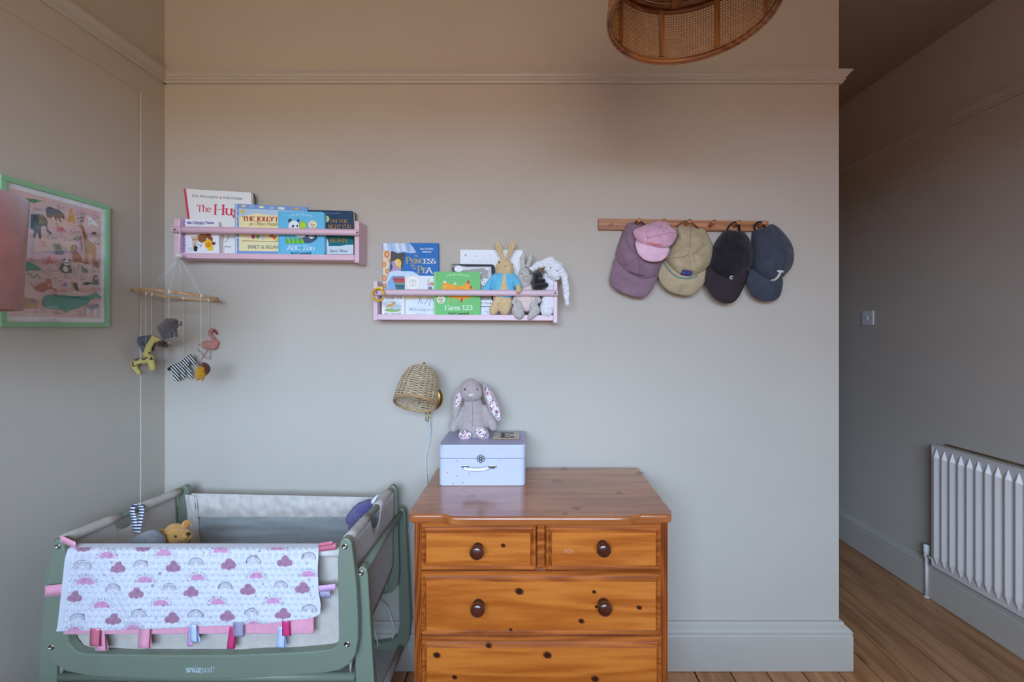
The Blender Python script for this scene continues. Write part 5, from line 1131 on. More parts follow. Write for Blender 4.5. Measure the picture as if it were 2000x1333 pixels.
cloth('front_panel', [(124, 1080), (664, 1080), (664, 1286), (124, 1286)], 90, 40, lambda x, y: 1.274 + wv(x, y, .006, .02, .012, 3) + wv(x, y, .003, .06, .03, 5), M_lin, cr)
tube('front_sleeve', [P(126 + k * 26.9, 1079, 1.262) + Vector((0, .002 * math.sin(k), 0)) for k in range(21)], [.0125 + .0012 * math.sin(k * 2.3) for k in range(21)], M_lin2, cr, 12)
cloth('back_band', [(374, 964), (752, 972), (752, 1012), (378, 1012)], 110, 14, lambda x, y: 1.687 + wv(x, y, .012, .055, .05, 8) + wv(x, y, .006, .16, .07, 4), M_lin2, cr)
cloth('mesh_window', [(378, 1010), (752, 1010), (752, 1064), (378, 1064)], 60, 12, lambda x, y: 1.688 + wv(x, y, .008, .01, .12, 2), M_net, cr, .001)
cloth('back_lower', [(374, 1060), (756, 1060), (756, 1150), (374, 1150)], 40, 10, lambda x, y: 1.688 + wv(x, y, .004, .03, .05, 6), M_lin, cr)
cloth('corner_gather', [(362, 966), (384, 968), (392, 1070), (372, 1075)], 14, 20, lambda x, y: 1.684 + wv(x, y, .012, .2, .03, 9), M_lin2, cr)
cloth('corner_gather', [(735, 968), (756, 962), (756, 1080), (740, 1070)], 14, 20, lambda x, y: 1.684 + wv(x, y, .012, .2, .03, 11), M_lin2, cr)
# ------------------------------------------------------------------ baby blanket over the front
bl = thing('baby_blanket', P(370, 1235, 1.235), 'white dimpled baby blanket printed with pink suns, clouds and rainbows, hung over crib', 'blanket')
Le = [(1062, 150), (1068, 140), (1075, 132.5), (1093, 128), (1148, 122), (1220, 114), (1234, 111)]; Re = [(1062, 625), (1075, 623), (1111, 621), (1157, 623), (1181, 627), (1199, 626), (1234, 622)]
Be = [(0, 1233.5), (.14, 1231.5), (.37, 1228), (.63, 1222), (.8, 1217.5), (.95, 1209), (.985, 1204), (1, 1199)]
ip = lambda v, L: float(np.interp(v, [a for a, _ in L], [b for _, b in L]))
NX, NY, NT = 500, 168, 22
def bY(x, y):
    f_ = 1.231 + .007 * NZ.noise(Vector((x * .012, y * .010, 1))) + .0025 * NZ.noise(Vector((x * .05, y * .03, 4))) - .006 * math.exp(-((x - 200 - (y - 1065) * .45) / 22) ** 2)
    if y < 1094: f_ += .016 * (1 - (y - 1072) / 22) ** 2
    return f_
gx, gy, GV = [], [], []
for j in range(NY + 1):
    t_ = j / NY
    for i in range(NX + 1):
        s = i / NX; y = 1072.0 + (ip(s, Be) - 1072.0) * t_; xl, xr = ip(y, Le), ip(y, Re); x = xl + (xr - xl) * s
        gx.append(x); gy.append(y)
gx, gy = np.array(gx), np.array(gy)
# dimples
qx, qy = gx / 13.0, gy / 11.5; row = np.floor(qy); fx = qx + (row % 2) * .5; dx = (fx - np.floor(fx) - .5) * 13; dy = (qy - row - .5) * 11.5
edge = np.minimum(gx - np.interp(gy, [a for a, _ in Le], [b for _, b in Le]), np.interp(gy, [a for a, _ in Re], [b for _, b in Re]) - gx)
hgt = .0042 * np.exp(-(dx ** 2 + dy ** 2) / 7.0) * (edge > 12)
hem = .0012 * np.exp(-((edge - 13) / 1.6) ** 2)
col = np.tile(np.array(lin((208, 208, 216))[:3]), (len(gx), 1))
def paint(mask, c, a=1.0):
    w = np.clip(mask, 0, 1)[:, None] * a; col[:] = col * (1 - w) + np.array(lin(c)[:3]) * w
sm = lambda d: np.clip(.5 - d, 0, 1)
rs = np.random.RandomState(3); nz = rs.rand(len(gx))
for (cx, cy, w) in ((210, 1090, 15), (321, 1086, 15), (168.5, 1142, 18), (284, 1137.5, 15), (200, 1188, 17), (316, 1183, 15), (431, 1080.5, 14.5), (543, 1076, 14.5), (387, 1133, 14.5), (501.5, 1130, 14.5), (603, 1126, 14), (426, 1180, 14), (534, 1178.6, 14), (147, 1236, 15), (262, 1232, 15), (383, 1231, 14), (497, 1224, 14)):
    X, Y_ = gx - cx, cy - gy; r = np.hypot(X, Y_ * 1.25)
    paint(sm(r - w) * (Y_ > 0), (204, 140, 176), .9); paint(sm(r - w) * (Y_ > 0) * (nz > .75), (186, 120, 160), .6)
    an = np.arctan2(Y_ * 1.25, X); k = np.round(an / (PI / 12)); d = np.abs(an - k * PI / 12) * r; paint(sm(d - .6) * (r > w * 1.12) * (r < w * 1.5) * (Y_ > -1), (112, 98, 108), .9)
for (cx, cy) in ((231.5, 1109), (339.5, 1107), (147, 1166), (267, 1158.5), (222, 1209.5), (337, 1206.5), (374, 1156), (164, 1068), (280, 1068), (447.5, 1102), (557, 1096.7), (485, 1151.6), (591.5, 1148), (445, 1203), (553, 1199)):
    m_ = np.zeros(len(gx))
    for (ox, oy, r) in ((-8.5, 3, 6.5), (8.5, 2.5, 6.5), (1, -4, 7.5), (0, 4, 7)): m_ = np.maximum(m_, sm(np.hypot(gx - cx - ox, gy - cy - oy) - r))
    paint(m_, (164, 116, 140), .95); paint(m_ * (nz > .7), (142, 92, 118), .6)
for (cx, cy, w) in ((163, 1109, 17), (276.5, 1106, 13.5), (222.5, 1152, 13.5), (332, 1151, 13), (153, 1210, 14), (272, 1203, 14.5), (384, 1102, 14), (383, 1203, 14), (495, 1098, 13.5), (604, 1091, 13), (441, 1149, 13.5), (549, 1145, 12), (491.6, 1200, 13), (605, 1193, 14)):
    X, Y_ = gx - cx, cy - gy; r = np.hypot(X, Y_ * 1.15)
    for rr_, c, tw in ((w, (78, 60, 76), .8), (w * .76, (140, 112, 128), .55), (w * .54, (160, 132, 146), .55), (w * .34, (176, 152, 164), .5)): paint(sm(np.abs(r - rr_) - tw) * (Y_ > -2), c, .9)
for k in range(34):
    cx, cy = 125 + (k * 97.3 % 490), 1076 + (k * 53.7 % 150); an = np.arctan2(gy - cy, gx - cx); r = np.hypot(gx - cx, gy - cy); paint(sm(r - (1.5 + 1.1 * np.cos(5 * an + 1.5))), ((92, 72, 100), (176, 120, 158))[k % 2], .85)
for k in range(150): cx, cy = 118 + rs.rand() * 505, 1068 + rs.rand() * 155; paint(sm(np.hypot(gx - cx, gy - cy) - .8), (150, 130, 150), .7)
GV = [P(x, y, bY(x, y) - h) for x, y, h in zip(gx, gy, hgt + hem)]
Fc = [(j * (NX + 1) + i, j * (NX + 1) + i + 1, (j + 1) * (NX + 1) + i + 1, (j + 1) * (NX + 1) + i) for j in range(NY) for i in range(NX)]
# fold over the rail and down inside
base_n = len(GV); ex = []
top = GV[:NX + 1]
for k in range(1, 9):
    a = k / 8 * PI * .55
    for i in range(0, NX + 1, 1):
        q = top[i]; ex.append(Vector((q.x, q.y + .026 * math.sin(a) + (.0 if k < 8 else .0), q.z + .0005 * math.sin(a * 2) - (.02 if k == 8 else 0) - (.006 if k == 7 else 0))))
GV += ex; rows = [list(range(NX + 1))] + [[base_n + r * (NX + 1) + i for i in range(NX + 1)] for r in range(8)]
for r in range(8): Fc += [(rows[r + 1][i], rows[r + 1][i + 1], rows[r][i + 1], rows[r][i]) for i in range(NX)]
M_bl = bpy.data.materials.new('dimpled_fleece'); M_bl.use_nodes = True; n = M_bl.node_tree; b = n.nodes['Principled BSDF']; b.inputs['Roughness'].default_value = .9; b.inputs['Sheen Weight'].default_value = .3; b.inputs['Specular IOR Level'].default_value = .1
at = n.nodes.new('ShaderNodeAttribute'); at.attribute_name = 'print'; n.links.new(at.outputs['Color'], b.inputs['Base Color'])
nn = n.nodes.new('ShaderNodeTexNoise'); nn.inputs['Scale'].default_value = 900; bb = n.nodes.new('ShaderNodeBump'); bb.inputs['Strength'].default_value = .15; bb.inputs['Distance'].default_value = .005; n.links.new(nn.outputs[0], bb.inputs['Height']); n.links.new(bb.outputs[0], b.inputs['Normal'])
o = mesh('top_layer', GV, Fc, M_bl, bl, True)
ca = o.data.color_attributes.new('print', 'FLOAT_COLOR', 'POINT'); cc = np.ones((len(GV), 4)); cc[:len(gx), :3] = col; cc[len(gx):, :3] = lin((208, 208, 216))[:3]; ca.data.foreach_set('color', cc.ravel().astype(np.float32))
o.modifiers.new('s', 'SOLIDIFY').thickness = .0022
M_lining = mat('pink_fleece', (232, 160, 180), rough=.95, var=.05, scale=60, bump=.4, bscale=500, sheen=.4, spec=.1)
lo = cloth('lining', [(134, 1185), (614, 1185), (614, 1236), (128, 1237)], 70, 16, lambda x, y: 1.2435 + wv(x, y, .003, .02, .03, 2), M_lining, bl, .006)
def pattern(key, kind, c1, c2, sc):
    m = bpy.data.materials.new(key); m.use_nodes = True; n = m.node_tree; b = n.nodes['Principled BSDF']; b.inputs['Roughness'].default_value = .5; Lk = n.links.new
    t = n.nodes.new('ShaderNodeTexCoord')
    if kind == 'check':
        x = n.nodes.new('ShaderNodeTexChecker'); x.inputs['Scale'].default_value = sc; x.inputs['Color1'].default_value = lin(c1); x.inputs['Color2'].default_value = lin(c2); Lk(t.outputs['Object'], x.inputs['Vector']); Lk(x.outputs['Color'], b.inputs['Base Color'])
    elif kind == 'dots':
        v = n.nodes.new('ShaderNodeTexVoronoi'); v.inputs['Scale'].default_value = sc; v.inputs['Randomness'].default_value = .2; Lk(t.outputs['Object'], v.inputs['Vector'])
        r = n.nodes.new('ShaderNodeValToRGB'); r.color_ramp.elements[0].position = .26; r.color_ramp.elements[1].position = .3; r.color_ramp.elements[0].color = lin(c2); r.color_ramp.elements[1].color = lin(c1); Lk(v.outputs['Distance'], r.inputs[0]); Lk(r.outputs[0], b.inputs['Base Color'])
    else:
        w = n.nodes.new('ShaderNodeTexWave'); w.bands_direction = 'Z'; w.inputs['Scale'].default_value = sc; Lk(t.outputs['Object'], w.inputs['Vector'])
        r = n.nodes.new('ShaderNodeValToRGB'); r.color_ramp.interpolation = 'CONSTANT'; r.color_ramp.elements[1].position = .5; r.color_ramp.elements[0].color = lin(c1); r.color_ramp.elements[1].color = lin(c2); Lk(w.outputs['Fac'], r.inputs[0]); Lk(r.outputs[0], b.inputs['Base Color'])
    return m
M_sp = mat('pink_satin', (232, 158, 180), rough=.25, sheen=.2); M_sr = mat('rose_satin', (206, 112, 130), rough=.25); M_sb = mat('pale_blue_satin', (190, 204, 236), rough=.25)
M_gn = pattern('navy_gingham', 'check', (70, 60, 104), (206, 200, 220), 420); M_gl = pattern('lilac_gingham', 'check', (196, 132, 186), (226, 190, 220), 520); M_dot = pattern('pink_polka', 'dots', (206, 62, 116), (240, 232, 236), 105)
def ribbon(x, y0, y1, w, m, Y=1.228, dx=0, dep=.009, twist=0.0):
    V, Fc = [], []; N = 14
    for k in range(N + 1):
        t_ = k / N
        if t_ < .4: a = t_ / .4; y, d = y0 + (y1 - y0) * a * .93, 0
        elif t_ < .6: a = (t_ - .4) / .2; y, d = y0 + (y1 - y0) * (.93 + .07 * math.sin(a * PI)), dep * (1 - math.cos(a * PI)) / 2
        else: a = (t_ - .6) / .4; y, d = y0 + (y1 - y0) * .93 * (1 - a), dep
        f_ = (y - y0) / (y1 - y0); cx = x + dx * f_ + (d / dep) * w * twist * f_
        V += [P(cx - w / 2, y, Y + d), P(cx + w / 2, y, Y + d)]
    for k in range(N): Fc.append((2 * k, 2 * k + 1, 2 * k + 3, 2 * k + 2))
    o = mesh('ribbon_loop', V, Fc, m, bl, True); o.modifiers.new('s', 'SOLIDIFY').thickness = .0006; return o
ribbon(194, 1228, 1272, 21, M_sp, 1.236, 2, twist=.3); ribbon(186, 1228, 1263, 19, M_sr, 1.226, -2, twist=.35); ribbon(283, 1222, 1267, 22, M_sp, 1.228, -4, twist=.3); ribbon(372, 1228, 1263, 11, M_gl, 1.236, -1); ribbon(377, 1221, 1255, 13, M_sb, 1.226, 1, twist=.6)
ribbon(455, 1226, 1268, 13, M_dot, 1.234, -6, twist=.3); ribbon(465.5, 1217, 1244, 20, M_gn, 1.226, 0, twist=.1); ribbon(550, 1224, 1266, 15, M_sb, 1.235, -3, twist=.3); ribbon(558, 1213, 1243, 14, M_dot, 1.226, 0, twist=.3)
def ribbon_side(x0, x1, y, h, m, Y=1.23, dep=.008, dy=0):
    V, Fc = [], []; N = 14
    for k in range(N + 1):
        t_ = k / N
        if t_ < .4: f_, d = t_ / .4 * .93, 0
        elif t_ < .6: a = (t_ - .4) / .2; f_, d = .93 + .07 * math.sin(a * PI), dep * (1 - math.cos(a * PI)) / 2
        else: f_, d = .93 * (1 - (t_ - .6) / .4), dep
        V += [P(x0 + (x1 - x0) * f_, y - h / 2 + dy * f_, Y + d), P(x0 + (x1 - x0) * f_, y + h / 2 + dy * f_, Y + d)]
    for k in range(N): Fc.append((2 * k, 2 * k + 1, 2 * k + 3, 2 * k + 2))
    o = mesh('ribbon_loop', V, Fc, m, bl, True); o.modifiers.new('s', 'SOLIDIFY').thickness = .0006
ribbon_side(124, 88, 1152, 22, M_sp, 1.232, dy=4); ribbon_side(620, 656, 1151, 12, M_gl, 1.229, dy=-4); ribbon_side(622, 646, 1162, 13, M_gn, 1.234); ribbon_side(148, 118, 1066, 13, M_sp, 1.24, dy=-14); ribbon_side(622, 657, 1072, 13, M_sr, 1.243, dy=-4, dep=.014); ribbon_side(622, 650, 1066, 8, M_sr, 1.236, dy=-5)
# ------------------------------------------------------------------ toys in the crib
z8b = lambda x, y: (230 + .15 * x, 900 + .15 * y)
Y = 1.46
t = thing('teddy_bear', (P(335, 0, Y).x, Y, .486), 'golden plush teddy bear peeking above the blanket in the crib', 'soft toy')
b = blob('body', cap(z8b, Y, (730, 940, 18, 760, 980, 20), (760, 980, 21, 800, 1010, 19), (840, 970, 14, 915, 985, 9, -.012, -.02), (585, 925, 6.5, 575, 935, 7.5, .01, .01, .6), (880, 830, 7, 895, 825, 8, .01, .01, .6), (740, 1080, 20, 700, 1240, 26, .01, .02), (800, 1150, 10, 860, 1230, 9, -.01, -.03)), plush('golden_plush', (212, 160, 92), bump=.4), t, vox=.003, smooth=4)
eye(raycast_Y(b, *z8b(755, 990)), .0042, t)
patch(b, MP(z8b, [(885, 955), (915, 935), (945, 935), (948, 965), (915, 992)]), mat('brown_nose', (58, 34, 34), rough=.5), t, 'nose', n=5)
stitch(b, MP(z8b, [(915, 992), (908, 1018), (870, 1030)]), .0008, M_dthr, t, 'mouth')
for e_ in ((895, 828), ): patch(b, [(z8b(*e_)[0] + 5 * math.cos(a), z8b(*e_)[1] + 5.5 * math.sin(a)) for a in [k * PI / 4 for k in range(8)]], mat('ear_inner', (186, 116, 60), rough=.95), t, 'ear_lining', n=5)
Y = 1.40
t = thing('sleep_toy', (P(287, 0, Y).x, Y, .486), 'round grey plush sleep aid hanging by a navy striped strap in crib', 'soft toy')
blob('body', cap(z8b, Y, (330, 1050, 16, 430, 1030, 19), (300, 1100, 20, 470, 1080, 20), (330, 1180, 24, 430, 1180, 24)), plush('smoke_plush', (146, 150, 156), bump=.5), t, vox=.0035)
M_str = pattern('navy_stripes', 'wave', (44, 48, 84), (226, 228, 234), 38)
sa = [P(265, 1042, 1.44), P(262, 1018, 1.455), P(258, 999, 1.462), P(262, 987.5, 1.476), P(271, 986, 1.482), P(277, 995, 1.478), P(275, 1012, 1.465), P(269, 1042, 1.44)]
pts = smooth_curve(sa, 6); V, Fc = [], []
for q in pts: V += [q + Vector((-.0085, 0, 0)), q + Vector((.0085, 0, .002))]
for k in range(len(pts) - 1): Fc.append((2 * k, 2 * k + 1, 2 * k + 3, 2 * k + 2))
o = mesh('strap', V, Fc, M_str, t, True); o.modifiers.new('s', 'SOLIDIFY').thickness = .0015
z8 = lambda x, y: (440 + .3023 * x, 930 + .3023 * y)
Y = 1.60
t = thing('plush_narwhal', (P(700, 0, Y).x, Y, .486), 'purple plush narwhal with white horn in the corner of the crib', 'soft toy')
b = blob('body', cap(z8, Y, (825, 275, 14, 880, 230, 18), (880, 230, 18, 920, 200, 14), (900, 290, 10, 930, 310, 8), (850, 330, 16, 860, 440, 20), (860, 440, 20, 860, 560, 20)), plush('purple_plush', (104, 96, 152), bump=.9), t, vox=.003, smooth=3, disp=.0016, dscale=110)
lathe('horn', [(.0085, 0), (.007, .012), (.004, .028), (0, .04)], P(*z8(948, 178), Y), mat('white_felt', (226, 228, 232), rough=.9), t, ax=(.55, 0, .85), seg=10)
e_ = raycast_Y(b, *z8(878, 268)); eye(e_, .004, t)
# ------------------------------------------------------------------ felt animal mobile
z5 = lambda x, y: (220 + .2626 * x, 430 + .2626 * y); z6 = lambda x, y: (240 + .1276 * x, 590 + .1275 * y)
Ym = 1.655; Cm = P(345.5, 577, Ym); Rm = .128
mb_ = thing('baby_mobile', P(350, 447, 1.69), 'baby mobile with six felt animals on a wooden hoop', 'mobile')
def ringp(a, dr=0, dz=0): x, y = (Rm + dr) * math.cos(a), (Rm + dr) * math.sin(a); return Cm + Vector((x, y, -.066 * x - .075 * y + dz))
V, Fc = [], []; K = 72
for k in range(K):
    a = 2 * PI * k / K
    for dr_, dz in ((-.0022, -.0052), (.0022, -.0052), (.0022, .0052), (-.0022, .0052)): V.append(ringp(a, dr_, dz))
for k in range(K):
    l = (k + 1) % K
    for j in range(4): Fc.append((k * 4 + j, k * 4 + (j + 1) % 4, l * 4 + (j + 1) % 4, l * 4 + j))
fixn(mesh('hoop', V, Fc, wood('hoop_wood', (186, 142, 98), (216, 178, 134), axis='X', scale=10, rough=.5), mb_, True))
M_string = mat('white_string', (226, 222, 214), rough=.8)
bead = P(350, 499.6, 1.672)
lathe('bead', [(0, -.0098), (.006, -.0088), (.0105, -.005), (.0122, 0), (.0105, .005), (.006, .0088), (0, .0098)], bead, mat('white_felt_bead', (222, 218, 206), rough=.85, bump=.3), mb_, seg=18)
tube('hanging_cord', smooth_curve([bead, P(351, 470, 1.668), P(351, 455, 1.667), P(351, 445, 1.674), P(352, 441.5, 1.69), P(353, 446, 1.704), P(352.5, 460, 1.70), P(351, 480, 1.68), bead], 5), .0011, M_string, mb_, 5)
drops = {}
for key, xz in (('giraffe', 247), ('rhino', 290), ('elephant', 418), ('zebra', 527), ('lion', 656), ('flamingo', 715)):
    px = z5(xz, 0)[0]; near = key in ('elephant', 'lion'); best = None
    for k in range(720):
        a = 2 * PI * k / 720; q = ringp(a); e = abs((CX + q.x * F / q.y) - px)
        if (math.sin(a) < 0) == near and (best is None or e < best[0]): best = (e, a, q)
    drops[key] = best[2]
    tube('suspension_cord', [bead + Vector((0, 0, -.008)), best[2] + Vector((0, 0, .004))], .0008, M_string, mb_, 4)
    lathe('knot', [(.0, -.0065), (.004, -.006), (.0042, .006), (0, .0065)], best[2], M_string, mb_, seg=8)
def hang(key, xz, yz, top):
    q = drops[key]; e = P(*z5(xz, yz), q.y); tube('drop_cord', [q, e], .0008, M_string, mb_, 4); return q.y
felt = lambda k, c, **kw: mat(k, c, rough=.95, var=.2, scale=120, bump=.7, bscale=420, sheen=.3, spec=.1, **kw)
W_ = .1276
def R6(*L): return [tuple(v * W_ if i in (2, 5) else v for i, v in enumerate(c)) for c in L]
Y = hang('elephant', 418, 745, 0)
el = blob('elephant', cap(z6, Y, *R6((630, 410, 88, 740, 350, 92), (690, 300, 52, 790, 310, 52), (800, 330, 38, 840, 358, 18), (840, 358, 16, 880, 360, 15), (880, 360, 15, 896, 325, 13), (896, 325, 13, 884, 303, 11), (605, 450, 45, 625, 555, 30), (690, 460, 34, 690, 545, 26), (740, 450, 34, 742, 530, 26), (795, 420, 30, 815, 525, 22))), felt('grey_felt', (100, 90, 90)), mb_, vox=.0018, smooth=3, disp=.0005, dscale=300)
blob('ear', cap(z6, Y - .012, *R6((715, 320, 40, 720, 370, 46, 0, 0, .3))), felt('grey_felt', 0), el, vox=.0016); eye(raycast_Y(el, *z6(772, 322)), .0018, el)
Y = hang('rhino', 290, 865, 0)
rh = blob('rhino', cap(z6, Y, *R6((190, 590, 62, 300, 600, 80), (300, 600, 80, 420, 580, 72), (470, 600, 60, 600, 640, 50), (600, 640, 50, 650, 670, 38), (210, 640, 40, 230, 730, 28), (300, 660, 42, 310, 745, 28), (440, 650, 38, 450, 735, 26))), mat('dark_grey_felt', (74, 76, 84), rough=.95, col2=(128, 130, 138), scale=28, bump=.7, bscale=420, spec=.1), mb_, vox=.002, smooth=3, disp=.0005, dscale=300)
lathe('horn', [(.005, 0), (.0035, .006), (0, .012)], P(*z6(700, 630), Y), felt('cream_felt', (206, 186, 160)), rh, ax=(.9, 0, .3), seg=10)
q = P(*z6(175, 715), Y - .012); box('care_tag', q.x - .0078, q.x + .0078, q.y, q.y + .0008, q.z - .008, q.z + .008, mat('tag_white', (224, 226, 230), rough=.7), rh)
Y = hang('giraffe', 247, 995, 0) - .012
M_gir = mat('giraffe_felt', (214, 196, 120), rough=.95, bump=.6, bscale=420, var=.08, scale=80, spec=.1); M_gb = felt('brown_felt', (96, 58, 40))
gi = blob('giraffe', cap(z6, Y, *R6((185, 945, 55, 300, 910, 60), (300, 910, 60, 420, 860, 52), (365, 800, 48, 400, 680, 42), (400, 680, 42, 470, 570, 42), (475, 565, 40, 540, 595, 42), (455, 535, 22, 470, 530, 16), (180, 1000, 36, 250, 1090, 30), (430, 920, 48, 455, 1020, 40))), M_gir, mb_, vox=.0018, smooth=3)
blob('muzzle', cap(z6, Y, *R6((565, 640, 52, 570, 650, 50, -.003, -.003))), M_gb, gi, vox=.0016); blob('tail', cap(z6, Y, *R6((105, 985, 30, 95, 1020, 32))), M_gb, gi, vox=.0016)
for sp in ([(170, 890), (250, 855), (235, 895), (190, 905)], [(290, 860), (390, 850), (340, 885), (300, 895)], [(140, 930), (165, 920), (155, 960), (190, 985), (165, 995), (138, 965)], [(215, 960), (310, 940), (270, 980), (230, 985)], [(375, 790), (415, 765), (420, 790)], [(405, 885), (435, 840), (460, 880), (430, 890)]): patch(gi, MP(z6, sp), M_gb, gi, 'spot', n=4, lift=.0008)
eye(raycast_Y(gi, *z6(497, 592)), .0015, gi)
Y = hang('zebra', 527, 1030, 0) - .01
M_zeb = pattern('zebra_felt', 'wave', (28, 30, 40), (214, 212, 204), 95)
for nd in M_zeb.node_tree.nodes:
    if nd.bl_idname == 'ShaderNodeTexWave': nd.bands_direction = 'DIAGONAL'; nd.inputs['Distortion'].default_value = 1.5; nd.inputs['Detail Scale'].default_value = .6; nd.inputs['Scale'].default_value = 46
    if nd.bl_idname == 'ShaderNodeBsdfPrincipled': nd.inputs['Roughness'].default_value = .95
ze = blob('zebra', cap(z6, Y, *R6((810, 1010, 66, 900, 980, 62), (900, 980, 62, 960, 950, 56), (950, 930, 50, 1030, 850, 46), (1040, 850, 44, 1085, 930, 36), (815, 1080, 50, 830, 1180, 40), (920, 1060, 42, 930, 1135, 34), (1000, 1030, 36, 1040, 1155, 28))), M_zeb, mb_, vox=.0018, smooth=3)
blob('tail', cap(z6, Y, *R6((745, 1000, 24, 710, 1030, 26))), felt('black_felt', (30, 30, 38)), ze, vox=.0016)
Y = hang('lion', 656, 1085, 0) - .008
li = blob('lion', cap(z6, Y, *R6((1185, 1040, 62, 1185, 1110, 72), (1150, 1130, 40, 1150, 1185, 26), (1215, 1130, 40, 1212, 1185, 26))), felt('mustard_felt', (206, 146, 34)), mb_, vox=.0018, smooth=3)
lathe('mane', [(0, .004), (.022, .006), (.0252, .012), (.022, .018), (0, .019)], P(*z6(1195, 1035), Y), M_gb, li, ax=(0, 1, 0), seg=24)
Y = hang('flamingo', 715, 830, 0)
fl_ = blob('flamingo', cap(z6, Y, *R6((1215, 655, 36, 1290, 660, 72), (1290, 660, 74, 1390, 670, 70), (1400, 680, 50, 1440, 630, 34), (1440, 630, 32, 1390, 570, 28), (1390, 570, 28, 1335, 500, 26), (1335, 500, 26, 1335, 445, 26), (1335, 445, 28, 1370, 430, 32), (1170, 655, 12, 1215, 655, 30))), felt('flamingo_felt', (206, 138, 122)), mb_, vox=.0018, smooth=3)
blob('beak', cap(z6, Y, *R6((1395, 445, 26, 1430, 475, 18), (1430, 475, 16, 1440, 500, 8))), felt('red_felt', (172, 62, 70)), fl_, vox=.0014)
M_fleg = mat('flamingo_leg', (178, 140, 134), rough=.9)
tube('leg', [P(*z6(x, y), Y) for x, y in ((1290, 740), (1240, 820), (1190, 890), (1155, 950))], .0014, M_fleg, fl_, 6); tube('leg', [P(*z6(x, y), Y - .004) for x, y in ((1335, 740), (1325, 870), (1300, 875), (1240, 835), (1140, 725))], .0014, M_fleg, fl_, 6)
# ------------------------------------------------------------------ animal alphabet poster on the left wall
XPo = -1.466; ya, yb2, za0, zb2 = 1.221, 1.538, 1.377, 1.8005
po_ = thing('framed_poster', (XPo, (ya + yb2) / 2, za0), 'green framed pink animal alphabet poster on the left wall', 'picture')
M_gf = mat('mint_frame', (138, 190, 146), rough=.4, var=.02); mw = .0145
box('frame_bar', XL - .0045, XPo, ya, yb2, zb2 - mw, zb2, M_gf, po_, .001); box('frame_bar', XL - .0045, XPo, ya, yb2, za0, za0 + mw, M_gf, po_, .001)
box('frame_bar', XL - .0045, XPo, ya, ya + mw, za0 + mw, zb2 - mw, M_gf, po_, .001); box('frame_bar', XL - .0045, XPo, yb2 - mw, yb2, za0 + mw, zb2 - mw, M_gf, po_, .001)
Xq = XPo - .007
box('backing', XL - .0035, Xq - .0005, ya + mw, yb2 - mw, za0 + mw, zb2 - mw, mat('mount_card', (232, 230, 236), rough=.7), po_)
pr = box('poster', Xq - .0004, Xq, ya + mw + .012, yb2 - mw - .012, za0 + mw + .015, zb2 - mw - .015, mat('poster_pink', (222, 188, 183), rough=.6, var=.02), po_)
p = Print(lambda x, y: PX(x, y, Xq), (1, 0, 0), start=.0002, step=.00004)
w7 = lambda x, y: (.12002 * x, 330 + .12002 * y); w8 = lambda x, y: (.12754 * x, 480 + .12754 * y)
A7 = lambda L: MP(w7, L); A8 = lambda L: MP(w8, L)
p.poly(A7([(380, 480), (440, 482), (520, 490), (590, 495), (625, 515), (745, 525), (640, 532), (600, 545), (560, 552), (500, 545), (430, 500)]), '3f8a56'); p.line(A7([(548, 550), (550, 575)]), .6, '4a4a40'); p.line(A7([(566, 550), (572, 575)]), .6, '4a4a40')
p.poly(A7([(740, 660), (770, 620), (820, 615), (880, 645), (960, 672), (1020, 715), (1050, 760), (1045, 815), (1010, 800), (990, 790), (975, 820), (1005, 872), (975, 862), (945, 800), (905, 790), (930, 840), (900, 825), (880, 780), (830, 765), (850, 800), (815, 795), (800, 768), (800, 800), (765, 785), (745, 720)]), '5c4c50'); p.poly(A7([(980, 700), (1050, 760), (1045, 815), (1010, 800), (975, 780)]), '7a5048')
p.poly(A7([(500, 740), (600, 732), (690, 745), (750, 800), (775, 860), (765, 930), (790, 1000), (850, 1050), (810, 1065), (760, 1020), (735, 940), (690, 920), (665, 960), (668, 1140), (640, 1140), (610, 1040), (585, 1050), (570, 1120), (540, 1118), (550, 1000), (490, 975)]), '5a6c78'); p.poly(A7([(545, 750), (630, 745), (640, 850), (610, 915), (560, 850)]), '3c4a56'); p.poly(A7([(690, 745), (770, 850), (765, 900), (690, 900), (640, 850), (640, 760)]), '6e7468', 2); p.poly(A7([(705, 930), (740, 950), (780, 985), (720, 955)]), 'ece8e4')
p.poly(A7([(1130, 650), (1165, 645), (1180, 665), (1170, 700), (1200, 760), (1218, 850), (1222, 920), (1205, 890), (1160, 865), (1110, 868), (1095, 850), (1125, 790), (1120, 720)]), 'd89a40'); p.line(A7([(1095, 905), (1140, 915), (1210, 925)]), 1, 'd89a40')
for x, y in ((1270, 810), (1310, 795), (1350, 795), (1340, 840), (1300, 865), (1330, 850)): p.ell(*w7(x, y), 1.6, 1.5, '4c4a5a', n=8)
p.poly(A7([(1420, 750), (1470, 760), (1490, 820), (1560, 870), (1590, 950), (1540, 920), (1470, 900), (1430, 950), (1440, 850), (1415, 800)]), 'e8eaf0', 2); p.ell(*w7(1452, 768), 1.2, 1.6, '3a3a40', n=8); p.line(A7([(1465, 860), (1490, 868)]), .8, '3a3a40')
p.poly(A7([(940, 960), (990, 948), (1040, 980), (1070, 1035), (1010, 1010), (960, 1025)]), 'd8626c', 2); p.line(A7([(905, 885), (930, 900), (925, 960), (920, 1010), (940, 1030)]), 1.4, 'd8626c', 3); p.line(A7([(990, 1020), (985, 1100)]), .5, 'd8626c')
